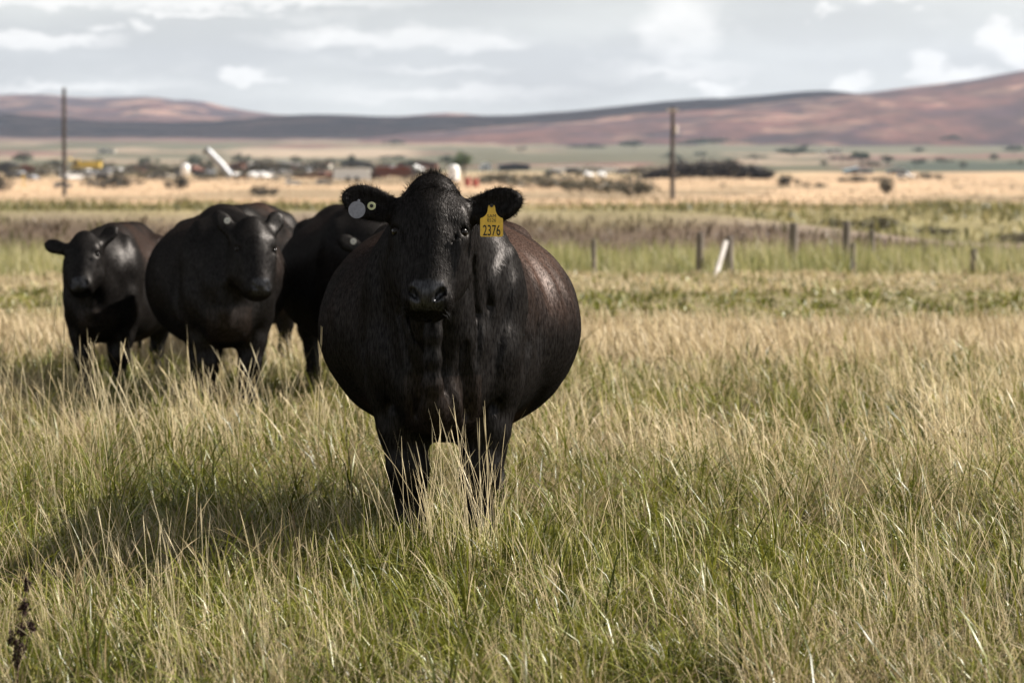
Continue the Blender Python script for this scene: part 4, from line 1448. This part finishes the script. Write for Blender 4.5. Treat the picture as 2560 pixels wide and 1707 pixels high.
def plants():
    sh = [(250, 434, 118, 36, 'wide dark shrub on the tan field at left, below the yard', SHRUB),
          (408, 436, 46, 34, 'dark shrub right of the wide shrub at left', SHRUB),
          (598, 452, 64, 30, 'low dark shrub on the tan field above the second cow', SHRUB),
          (616, 474, 34, 14, 'small olive shrub on the green strip above the second cow', SAGE),
          (10, 440, 62, 44, 'dark shrub cut off by the left edge of the picture', SHRUB),
          (1240, 434, 130, 34, 'olive shrub just right of the big cow\'s ear', SAGE),
          (1345, 442, 120, 42, 'broad olive shrub in the middle of the row right of the big cow', SAGE),
          (1455, 450, 130, 44, 'large dark olive shrub just left of the utility pole', SAGE),
          (1160, 424, 120, 34, 'olive shrub behind the big cow\'s ear with the yellow tag', SAGE),
          (1815, 428, 50, 30, 'dark round shrub right of the brush pile', SHRUB),
          (1862, 431, 46, 14, 'flat dark shrub beside the round shrub right of the brush pile', SHRUB),
          (1960, 420, 60, 18, 'low dark shrub below the pale blue roof', SHRUB),
          (2025, 418, 40, 14, 'small dark shrub between the two pale blue roofs', SHRUB),
          (2035, 446, 40, 40, 'spindly grey weed clump on the tan field at right', SAGE),
          (2130, 411, 56, 14, 'flat dark bush at the right end of the yard', SHRUB),
          (885, 395, 60, 24, 'dark bush behind the red machine', SHRUB),
          (610, 402, 60, 40, 'bare looking bush beside the round white disc', SHRUB),
          (690, 392, 70, 20, 'dark bush above the long rusty beam', SHRUB),
          (360, 402, 110, 26, 'long grey bush between the yellow machine and the white tank', SAGE),
          (1470, 402, 40, 20, 'dark bush at the left end of the brush pile', SHRUB)]
    for (x, y, w, h, lab, c) in sh:
        shrub(x, y, w, h, lab, c, n=900, lob=7)
    for k in range(64):
        x = 20 + 990 * (k + random.random()) / 64; y = random.uniform(392, 416)
        w_, h_ = random.uniform(40, 100), random.uniform(16, 36)
        lab = beside(('wide ' if w_ > 70 else 'narrow ') + ('tall ' if h_ > 26 else 'low ') + ('dark bush ' if k % 3 else 'olive bush '), x, y)
        if not fresh(lab): continue
        shrub(x, y, w_, h_, lab, SHRUB if k % 3 else SAGE, n=260, lob=4, group='low bushes of the yard')
    for k in range(16):
        x = 1080 + 430 * (k + random.random()) / 16; y = random.uniform(398, 436)
        w_ = random.uniform(30, 80)
        lab = beside('wide olive bush ' if w_ > 55 else 'small olive bush ', x, y, 418)
        if not fresh(lab): continue
        shrub(x, y, w_, random.uniform(14, 28), lab, SAGE, n=260, lob=4, group='low bushes right of the big cow')
    for k in range(14):
        x = 1560 + 790 * (k + random.random()) / 14; y = random.uniform(408, 462)
        shrub(x, y, random.uniform(16, 50), random.uniform(5, 12), beside('low ' + ('dark' if k % 2 else 'olive') + ' field weeds ', x, y, 430), SHRUB if k % 2 else SAGE, n=200, lob=4, group='weeds on the tan field')
    # low growth along the green strip right
    for (x, y, w, h, lab) in [(1930, 524, 90, 26, 'green tussock at the edge of the bank, left of two others'), (2030, 528, 120, 30, 'brown and green tussock on the bank at right'),
                              (2330, 560, 80, 28, 'dark green tussock near the right edge'), (2150, 540, 90, 22, 'olive tussock between the bank and the right edge')]:
        shrub(x, y, w, h, lab, SAGE, n=900, lob=7, d=None, group='tussocks by the bank')
    tr = [(1066, 388, 56, 58, 'green tree standing above the yard behind the big cow\'s head', 900),
          (905, 338, 44, 16, 'small dark clump of trees on the slope left of the big cow', 900), (905, 372, 60, 14, 'low dark trees at the edge of the pale stubble field', 900),
          (1455, 345, 64, 22, 'dark tree group left of the utility pole', 900), (1345, 350, 70, 14, 'low tree line left of the dark tree group', 900),
          (1197, 352, 18, 18, 'single small tree on the far fields', 900),
          (1825, 361, 74, 22, 'dark tree clump above the brown ploughed strip', 900), (1975, 378, 56, 30, 'dark trees behind the pale blue roof', 900),
          (2185, 328, 44, 26, 'lone dark tree block on the hillside at right', 900), (2108, 355, 22, 18, 'upper of two small round trees at right', 900),
          (2104, 381, 28, 16, 'lower of two small round trees at right', 900), (2328, 355, 46, 20, 'dark round tree near the right edge', 900),
          (2040, 382, 16, 26, 'slim dark tree left of the two small round trees', 900), (1640, 331, 120, 20, 'long shelter belt of trees right of the utility pole', 1200), (1580, 334, 60, 12, 'lower end of the shelter belt beside the utility pole', 900)]
    for k in range(16):
        x = 1500 + 850 * (k + random.random()) / 16; y = random.uniform(353, 392)
        lab = beside('small dark far tree ', x, y, 374)
        if fresh(lab): tr.append((x, y, random.uniform(14, 46), random.uniform(12, 24), lab, 500))
    for k in range(12):
        x = 30 + 1000 * (k + random.random()) / 12; y = random.uniform(384, 394)
        lab = beside('dark yard tree ', x, y, 390)
        if fresh(lab): tr.append((x, y, random.uniform(24, 50), random.uniform(22, 40), lab, 500))
    for (x, y, w, h, lab, n) in tr:
        d = 720 if y == 388 else None
        if y < 352:
            d = float(np.interp(y, [328, 352], [3500, 2850]))
        shrub(x, y, w, h, lab, TREEC if y != 388 else [(.03, .05, .02), (.06, .09, .035), (.10, .13, .05)], n=n, d=d, name='tree', cat='tree', group='trees of the valley', lob=7, trunk=True)


plants()


# ------------------------------------------------------------------ the yard
def place(xd, yb):
    p = on_ground(xd, yb)
    return p, K / FPX * p.y


def car(xd, yb, rz, mat, label, wpx):
    p, pm = place(xd, yb)
    L = wpx * pm
    k = L / 4.6
    o = tag(empty('parked_car', p, rz, k), label, 'car', 'vehicles left in the yard')
    MB().prof([(-2.3, .35), (2.3, .35), (2.32, .75), (2.1, .92), (1.15, .98), (.55, 1.45), (-1.2, 1.48), (-2.0, .98), (-2.3, .9)], -.85, .85).build('body', mat, o)
    MB().prof([(1.02, 1.0), (.52, 1.39), (-1.15, 1.42), (-1.8, 1.0)], -.87, .87).build('windows', M_GLASS, o)
    for wx in (-1.45, 1.45):
        for wy in (-.8, .8):
            w = MB().tube([(wx, wy - .11, .34), (wx, wy + .11, .34)], [.34, .34], 14).build('wheel', M_TYRE, o)
            MB().tube([(wx, wy - .12 if wy < 0 else wy + .12, .34), (wx, wy - .125 if wy < 0 else wy + .125, .34)], [.19, .19], 10).build('rim', M_STEEL, w)
    return o


def yard():
    # yellow machine
    p, pm = place(195, 398)
    o = tag(empty('digger', p, 0, 82 * pm / 7.0), 'yellow digger with long body beside the tall bare pole', 'digger')
    MB().prof([(-1.0, 1.0), (3.2, 1.0), (3.3, 2.3), (1.2, 2.4), (-1.0, 2.2)], -1.1, 1.1).build('body', M_YELL, o)
    MB().prof([(-2.4, 1.0), (-1.0, 1.0), (-1.0, 2.6), (-2.1, 2.6)], -.8, .5).build('cab', M_YELL, o)
    MB().prof([(-2.2, 1.5), (-1.2, 1.5), (-1.2, 2.4), (-2.0, 2.4)], -.83, .53).build('window', M_GLASS, o)
    for y in (-.9, .9):
        MB().prof([(-2.3, .1), (-2.0, 0), (2.6, 0), (3.0, .3), (2.6, .75), (-2.0, .75), (-2.4, .4)], y - .25, y + .25).build('track', M_DARK, o)
    MB().tube([(-1.6, .7, 1.6), (-3.0, .7, 3.0), (-3.9, .7, 1.2)], [.22, .2, .14], 6).build('arm', M_YELL, o)
    MB().prof([(-4.2, .5), (-3.6, .5), (-3.7, 1.2), (-4.0, 1.2)], .3, 1.1).build('bucket', M_RUST, o)
    # flat trailer in front of it
    p, pm = place(200, 412)
    o = tag(empty('flatbed_trailer', p, 0, 110 * pm / 8.0), 'dark flatbed trailer in front of the yellow digger', 'trailer')
    MB().box((0, 0, .95), (8, 2.2, .35)).build('bed', M_GREY, o)
    for x in (-2.8, 2.0, 3.0):
        for y in (-1.0, 1.0):
            MB().tube([(x, y - .15, .45), (x, y + .15, .45)], [.45, .45], 12).build('wheel', M_TYRE, o)
    MB().box((-4.6, 0, .85), (1.3, .2, .15)).build('drawbar', M_DARK, o)
    car(214, 408, .05, M_WHITE, 'white car standing by the flatbed trailer', 48)
    # white tank on end, leaning
    p, pm = place(423, 424)
    o = tag(empty('standing_tank', p, .2, pm), 'upright white tank on a dark stand left of the tilted silver chute', 'tank')
    MB().tube([(2, 0, 20), (2.2, 0, 23), (3.5, 0, 36), (4.4, 0, 44), (4.6, 0, 47)], [5, 9, 10, 9, 4], 18).build('tank', M_WHITE, o, True)
    for (a, b) in ((-5, -4), (6, -4), (-5, 5), (6, 5)):
        MB().tube([(a, b, -1), (a * .8 + 1, b * .8, 24)], [1.2, 1.0], 6).build('leg', M_DARK, o)
    MB().box((-6, -3, 8), (14, 9, 16)).build('stand_box', M_DARK, o)
    # tilted silver chute
    p, pm = place(505, 408)
    o = tag(empty('grain_chute', p, 0, pm), 'silver pipe tilted up to the left above the yard', 'pipe')
    MB().tube([(25, 0, 2), (0, 0, 32), (-28, 0, 60)], [8, 8.6, 8.6], 16).build('pipe', M_STEEL, o)
    MB().tube([(-28.2, 0, 60.2), (-32, 0, 64)], [9.6, 9.6], 16).build('mouth', M_DARK, o)
    for y in (-8, 8):
        MB().tube([(2, y, -1), (-2, y * .3, 32)], [1.4, 1.2], 6).build('leg', M_RUST, o)
    # round disc
    p, pm = place(578, 400)
    o = tag(empty('satellite_dish', p, .2, pm), 'round white dish standing right of the silver pipe', 'dish')
    MB().tube([(0, -2, 15), (0, -4, 15), (0, -5, 15)], [6, 11, 12], 18).build('dish', M_WHITE, o, True)
    MB().tube([(0, 0, -1), (0, -1, 15)], [1.5, 1.5], 8).build('mast', M_DARK, o)
    # rusty beam on blocks
    p, pm = place(710, 410)
    o = tag(empty('steel_beam', p, .04, pm), 'long rusty beam lying on blocks left of the white trailer', 'beam')
    MB().box((0, 0, 9), (125, 8, 2)).box((0, 0, 6), (125, 2, 4.5)).box((0, 0, 3), (125, 8, 2)).build('beam', M_RUST, o)
    for q in (-45, 5, 50):
        MB().box((q, 0, .5), (8, 14, 3)).build('block', M_WOODD, o)
    # white trailer
    p, pm = place(808, 418)
    o = tag(empty('box_trailer', p, .03, pm), 'white box trailer left of the big cow\'s ear', 'trailer')
    MB().box((0, 0, 18), (84, 34, 24), taper=.985).build('box', M_WHITE, o)
    MB().box((0, 0, 31), (86, 35, 1.6)).build('roof', M_CREAM, o)
    MB().box((40, -17.4, 14), (1.6, 1, 28)).build('corner_post', M_WHITE, o)
    for q in (-8, 12):
        for y in (-14, 14):
            MB().tube([(q, y - 3, 6), (q, y + 3, 6)], [6, 6], 12).build('wheel', M_TYRE, o)
    MB().box((-50, 0, 7), (18, 3, 2.5)).build('drawbar', M_DARK, o)
    # red machine
    p, pm = place(905, 416)
    o = tag(empty('seed_drill', p, .06, pm), 'faded red seed drill between the white trailer and the big cow', 'farm machine')
    MB().prof([(-46, 12), (34, 10), (44, 22), (36, 30), (-44, 30)], -7, 7).build('hopper', M_RUST, o)
    MB().box((-2, 0, 31), (80, 12, 2)).build('lid', M_REDP, o)
    for q in (-48, 47):
        w = MB().tube([(q - 2.5, 0, 13), (q + 2.5, 0, 13)], [14, 14], 16).build('wheel', M_TYRE, o)
        MB().tube([(q - 3, 0, 13), (q + 3, 0, 13)], [7, 7], 12).build('rim', M_REDP, w)
    for q in range(-38, 40, 8):
        MB().tube([(q, -4, 12), (q, -7, -1)], [1.1, .8], 5).build('seed_tube', M_DARK, o)
    # white upright tank behind the cow's poll
    p, pm = place(1042, 420)
    o = tag(empty('fuel_tank', p, 0, pm), 'white upright tank just above the big cow\'s head', 'tank')
    MB().tube([(0, 0, 4), (0, 0, 6), (0, 0, 34), (0, 0, 39), (0, 0, 41)], [10, 12.5, 12.5, 9, 3], 20).build('tank', M_WHITE, o)
    MB().tube([(0, 0, 41), (0, 0, 43)], [3, 2.6], 10).build('cap', M_DARK, o)
    for k in range(4):
        a = pi / 4 + k * pi / 2
        MB().tube([(9 * math.cos(a), 9 * math.sin(a), -1), (9 * math.cos(a), 9 * math.sin(a), 7)], [1, 1], 6).build('leg', M_DARK, o)
    # pink-red barrels
    for (x, y, lab) in ((1074, 428, 'faded red barrel beside the white upright tank'), (1092, 430, 'faded red barrel farthest right of its pair near the big cow\'s ear')):
        p, pm = place(x, y)
        o = tag(empty('barrel', p, 0, pm), lab, 'barrel', 'red barrels in the yard')
        MB().tube([(0, 0, 0), (0, 0, 6), (0, 0, 7), (0, 0, 13), (0, 0, 14), (0, 0, 20)], [7, 7, 7.5, 7.5, 7, 7], 14).build('drum', M_REDP, o)
        MB().tube([(0, 0, 20), (0, 0, 20.5)], [6.3, 6.3], 14).build('lid', M_CREAM, o)
    # sheds far in the yard
    def shed(xd, yb, w, h, wall, roof, label, name='shed', rz=.1, dep=.7, pitch=.25):
        p, pm = place(xd, yb)
        o = tag(empty(name, p, rz, pm), label, 'shed', 'sheds in and behind the yard')
        D = w * dep
        m = MB(); m.prof([(-w / 2, -1), (w / 2, -1), (w / 2, h * (1 - pitch)), (0, h), (-w / 2, h * (1 - pitch))], -D / 2, D / 2).build('wall', wall, o)
        r = MB()
        for sg in (-1, 1):
            a = math.atan2(h * pitch, w / 2)
            r.box((sg * w * .26, 0, h * (1 - pitch / 2) + .8), (w * .56 / math.cos(a), D * 1.08, 1.0), tilt=sg * a)
        r.build('roof', roof, o)
        MB().box((-w * .18, -D / 2 - .3, h * .28), (w * .2, .8, h * .58)).build('door', M_DARK, o)
        MB().box((w * .2, -D / 2 - .3, h * .45), (w * .16, .8, h * .25)).build('window', M_GLASS, o)
    shed(1115, 392, 24, 18, M_WHITE, M_CREAM, 'little white shed right of the green tree', rz=.2)
    shed(1340, 396, 150, 16, M_WHITE, M_GREY, 'long low white shed behind the parked vehicles', dep=.25, rz=.05)
    shed(1970, 400, 64, 15, M_GREY, M_LBLUE, 'shed with a pale blue roof, the larger of two', rz=.1, dep=.5, pitch=.5)
    shed(2062, 400, 56, 13, M_GREY, M_LBLUE, 'smaller shed with a pale blue roof, right of the larger one', rz=-.1, dep=.5, pitch=.5)
    shed(1910, 352, 46, 9, M_CREAM, M_CREAM, 'tiny pale farm building above the ploughed strip', rz=.05)
    shed(246, 352, 40, 9, M_CREAM, M_CREAM, 'tiny pale building at the foot of the dark ridge on the left', rz=.05)
    shed(60, 398, 40, 18, M_RUST, M_RUST, 'rusty shed near the left edge', rz=.3)
    shed(105, 398, 36, 16, M_CREAM, M_GREY, 'cream shed left of the tall bare pole', rz=.1)
    for (x, y, w, h, wm, rm, lab) in ((330, 396, 70, 18, M_DARK, M_RUST, 'dark low shed right of the yellow digger'), (455, 394, 60, 16, M_GREY, M_DARK, 'grey low shed behind the upright white tank'),
                                      (560, 393, 64, 20, M_RUST, M_DARK, 'rusty brown shed behind the round white dish'), (645, 392, 80, 18, M_DARK, M_GREY, 'dark shed above the long rusty beam'),
                                      (730, 392, 60, 20, M_CREAM, M_RUST, 'cream shed with a rusty roof above the white trailer'), (820, 388, 70, 18, M_DARK, M_DARK, 'black shed behind the white trailer'),
                                      (960, 392, 90, 22, M_RUST, M_DARK, 'brown shed just left of the big cow\'s crown'), (1180, 392, 70, 16, M_DARK, M_GREY, 'dark shed right of the little white shed'),
                                      (20, 398, 50, 24, M_DARK, M_DARK, 'black shed at the very left edge')):
        shed(x, y, w, h, wm, rm, lab, rz=random.uniform(-.2, .2), dep=.5)
    # vehicles
    for (x, y, rz, m, lab, w) in ((1270, 404, .1, M_DARK, 'dark car at the left end of the row of vehicles', 40), (1322, 402, -.1, M_DARK, 'dark car in front of the long white shed', 44),
                                  (1352, 406, 1.2, M_WHITE, 'white car seen end on in the row of vehicles', 34), (1382, 407, 1.35, M_WHITE, 'white car at the right of the row of vehicles', 36),
                                  (1435, 400, .1, M_BLUE, 'blue car right of the row of vehicles', 38), (1300, 412, 0, M_CREAM, 'cream car nearest of the row of vehicles', 30),
                                  (2078, 410, -.35, M_WHITE, 'white car below the smaller pale blue roof', 40), (675, 425, .2, M_WHITE, 'white car below the long rusty beam', 36),
                                  (745, 424, .1, M_GREY, 'grey car left of the white trailer', 40), (480, 412, .15, M_GREY, 'grey car below the tilted silver pipe', 40),
                                  (345, 410, -.1, M_CREAM, 'cream car between the digger and the white tank', 34), (640, 396, .1, M_BLUE, 'blue car above the rusty beam', 34),
                                  (310, 398, .3, M_BLUE, 'blue car right of the yellow digger', 34), (555, 412, .3, M_RUST, 'rusty car beneath the round white dish', 36),
                                  (1010, 410, .2, M_REDP, 'red car hidden partly by the big cow\'s head', 40), (1580, 392, .1, M_CREAM, 'cream car behind the brush pile', 26),
                                  (145, 432, .2, M_GREY, 'grey wreck on the tan field below the tall bare pole', 44), (30, 396, .1, M_REDP, 'red car at the left edge', 36)):
        car(x, y, rz, m, lab, w)
    for k in range(46):
        x = 15 + 985 * (k + random.random()) / 46
        col_, nm_ = random.choice(((M_WHITE, 'white'), (M_DARK, 'dark'), (M_RUST, 'rusty'), (M_GREY, 'grey'), (M_CREAM, 'cream'), (M_WHITE, 'white')))
        y = random.uniform(394, 414)
        lab = beside(nm_ + ' old car ', x, y)
        if not fresh(lab): continue
        o = car(x, y, random.uniform(-1.5, 1.5), col_, lab, random.uniform(34, 56))
        o['group'] = nm_ + ' old cars in the clutter'
    # yellow post with a plate
    p, pm = place(55, 432)
    o = tag(empty('marker_post', p, 0, pm), 'yellow marker post on the tan field at far left', 'post')
    MB().tube([(0, 0, -1), (0, 0, 30)], [1.5, 1.5], 8).build('post', M_YELL, o)
    MB().box((0, -1.6, 27), (7, .8, 9)).build('plate', M_YELL, o)
    # big pile of dark cut wood
    p, pm = place(1625, 412)
    o = tag(empty('brush_pile', p, 0, pm), 'long dark pile of brushwood crossed by the utility pole', 'brush pile')
    q = 2600
    hx = rng.uniform(-150, 150, q)
    top = 46 * np.clip(1 - np.abs((hx - 10) / 155) ** 2.2, .05, 1) * (.6 + .7 * fbm(hx * .06, hx * 0, 601, 3))
    P = np.stack([hx, rng.uniform(-26, 26, q), rng.random(q) ** .8 * top * .8], 1)
    V, Qd, Tr, C = blades(P, rng.uniform(6, 22, q), rng.uniform(1.2, 3.2, q), rng.uniform(0, 2 * pi, q), rng.uniform(.3, 2.5, q), pick([(.018, .014, .012), (.04, .032, .028), (.09, .075, .065)], q, rng.random(q) ** 1.6))
    b_ = np_mesh('brushwood', V, [Qd, Tr], LEAFM, o, cols=C); b_['kind'] = 'stuff'
    for k in range(14):
        x = random.uniform(-130, 120); a = random.uniform(-.5, .5)
        h0 = 20 * max(.2, 1 - abs(x / 150) ** 2)
        MB().tube([(x, random.uniform(-24, -8), h0 * random.uniform(.2, .9)), (x + 40 * math.cos(a), random.uniform(-20, 0), h0 * random.uniform(.4, 1.2) + 10 * a)], [3, 2], 7).build('log', M_WOODD, o)


yard()


# ------------------------------------------------------------------ single plants of the foreground
def dock():
    d = 9.75; x = ang(32) * d
    o = tag(empty('dock_weed', (x, d, gz(x, d)), 0), 'dark reddish brown dock weed in the lower left corner', 'weed')
    M = mat_simple('dock_brown', (.035, .014, .010), .8, nscale=40, nvar=.4)
    MB().tube([(0, 0, -.02), (.004, 0, .12), (.015, 0, .22), (.030, 0, .34)], [.003, .0027, .0022, .0012], 6).build('stem', M, o)
    MB().tube([(.004, 0, .10), (.028, -.01, .16), (.045, -.01, .235)], [.002, .0018, .001], 6).build('side_stem', M, o)
    for (cx, cz, r, lx) in ((.010, .155, .013, 0), (.014, .20, .009, 0), (-.012, .175, .010, 0), (.022, .265, .010, 0), (.03, .33, .006, 0), (.04, .21, .006, 0), (0, .12, .011, 0)):
        n = 160
        v = rng.normal(0, 1, (n, 3)) * np.array([[r * .55, r * .55, r * 1.1]]) + np.array([[cx, 0, cz]])
        a = rng.normal(0, .0035, (n, 3)); b = rng.normal(0, .0035, (n, 3))
        V = np.stack([v, v + a, v + a + b, v + b], 1).reshape(-1, 3)
        np_mesh('seed_cluster', V, [(np.arange(n) * 4)[:, None] + np.array([[0, 1, 2, 3]])], M, o)['kind'] = 'stuff'


dock()


def seed_stalk(xd, ytop, d, bend, label, head=.09):
    x = ang(xd) * d; z0 = gz(x, d)
    h = CAMH + elev(ytop) * d - z0
    o = tag(empty('grass_stalk', (x, d, z0)), label, 'grass stalk', 'single tall grass stalks')
    M = mat_simple('straw_stalk', (.48, .38, .22), .6, nscale=30, nvar=.2)
    pts = [(bend * t ** 2 * h, 0, h * t) for t in np.linspace(0, 1, 8)]
    MB().tube(pts, [.0016 - .0007 * t for t in np.linspace(0, 1, 8)], 5).build('stem', M, o)
    hd = MB()
    for k in range(16):
        t = 1 - head * k / 16 / h * 1.0
        c = Vector((bend * t ** 2 * h, 0, h * t)); s_ = .0035 if k % 2 else -.0035
        hd.tube([c, c + Vector((s_ * .6, random.uniform(-.002, .002), .006)), c + Vector((s_, 0, .012))], [.0008, .0018, .0004], 5)
    q = hd.build('seed_head', M, o); q['kind'] = 'stuff'


seed_stalk(100, 678, 14.5, .06, 'tall nodding grass stalk in front of the small cow at far left', .16)
seed_stalk(142, 742, 14.2, .01, 'stout upright grass stalk before the legs of the small far left cow', .10)
seed_stalk(232, 790, 13.8, -.05, 'left leaning grass stalk below the small far left cow', .08)
seed_stalk(728, 755, 13.4, .02, 'short upright grass stalk beside the big cow\'s flank', .07)
seed_stalk(20, 760, 14.8, .03, 'tall grass stalk nearest the left edge', .10)


# ------------------------------------------------------------------ clouds whose shadow darkens the ridge, and the haze
def cloud(cx, cy, lx, ly, z, seed, label):
    n = 70
    g = np.linspace(-1, 1, n)
    X, Y = np.meshgrid(g, g, indexing='ij')
    r = np.sqrt(X ** 2 + Y ** 2)
    ph = fbm(X * 2.2 + seed, Y * 2.2, seed, 4)
    t = np.clip(1.05 - r - (ph - .5) * .9, 0, 1) ** .5
    top = z + t * 420 * (.55 + .9 * fbm(X * 5, Y * 5, seed + 3, 4)); bot = z - t * 90 * (.6 + .8 * fbm(X * 4, Y * 4, seed + 5, 3))
    idx = np.arange(n * n).reshape(n, n)
    keep = (t[:-1, :-1] + t[1:, 1:] + t[1:, :-1] + t[:-1, 1:]) > 0
    F1 = np.stack([idx[:-1, :-1], idx[1:, :-1], idx[1:, 1:], idx[:-1, 1:]], -1)[keep]
    V1 = np.stack([cx + X * lx, cy + Y * ly, top], -1).reshape(-1, 3)
    V2 = np.stack([cx + X * lx, cy + Y * ly, bot], -1).reshape(-1, 3)
    V = np.concatenate([V1, V2]); F = np.concatenate([F1, F1[:, ::-1] + n * n])
    used = np.unique(F); mp = np.full(len(V), -1); mp[used] = np.arange(len(used))
    o = np_mesh('cloud', V[used], [mp[F]], mat_simple('cloud_white', (.85, .85, .86), 1.0, spec=0), smooth=True)
    tag(o, kind='structure')


SX, SY = sun_dir.x / sun_dir.z, sun_dir.y / sun_dir.z
CZ = 1500
cloud(-500 + SX * CZ, 6100 + SY * CZ, 2300, 1750, CZ, 3, '')


def haze():
    m = bpy.data.materials.new('haze_air'); m.use_nodes = True
    nt = m.node_tree; nt.nodes.clear()
    out = nt.nodes.new('ShaderNodeOutputMaterial'); v = nt.nodes.new('ShaderNodeVolumePrincipled')
    v.inputs['Color'].default_value = (.62, .71, .88, 1)
    v.inputs['Density'].default_value = 0.000036
    v.inputs['Anisotropy'].default_value = 0.2
    nt.links.new(v.outputs[0], out.inputs['Volume'])
    o = MB().box((0, 0, 0), (1, 1, 1)).build('haze', m)
    o.scale = (24000, 18200, 600)
    o.location = (0, 8000, 270)
    tag(o, 'thin pale haze lying over the whole valley', 'haze', kind='stuff')


haze()
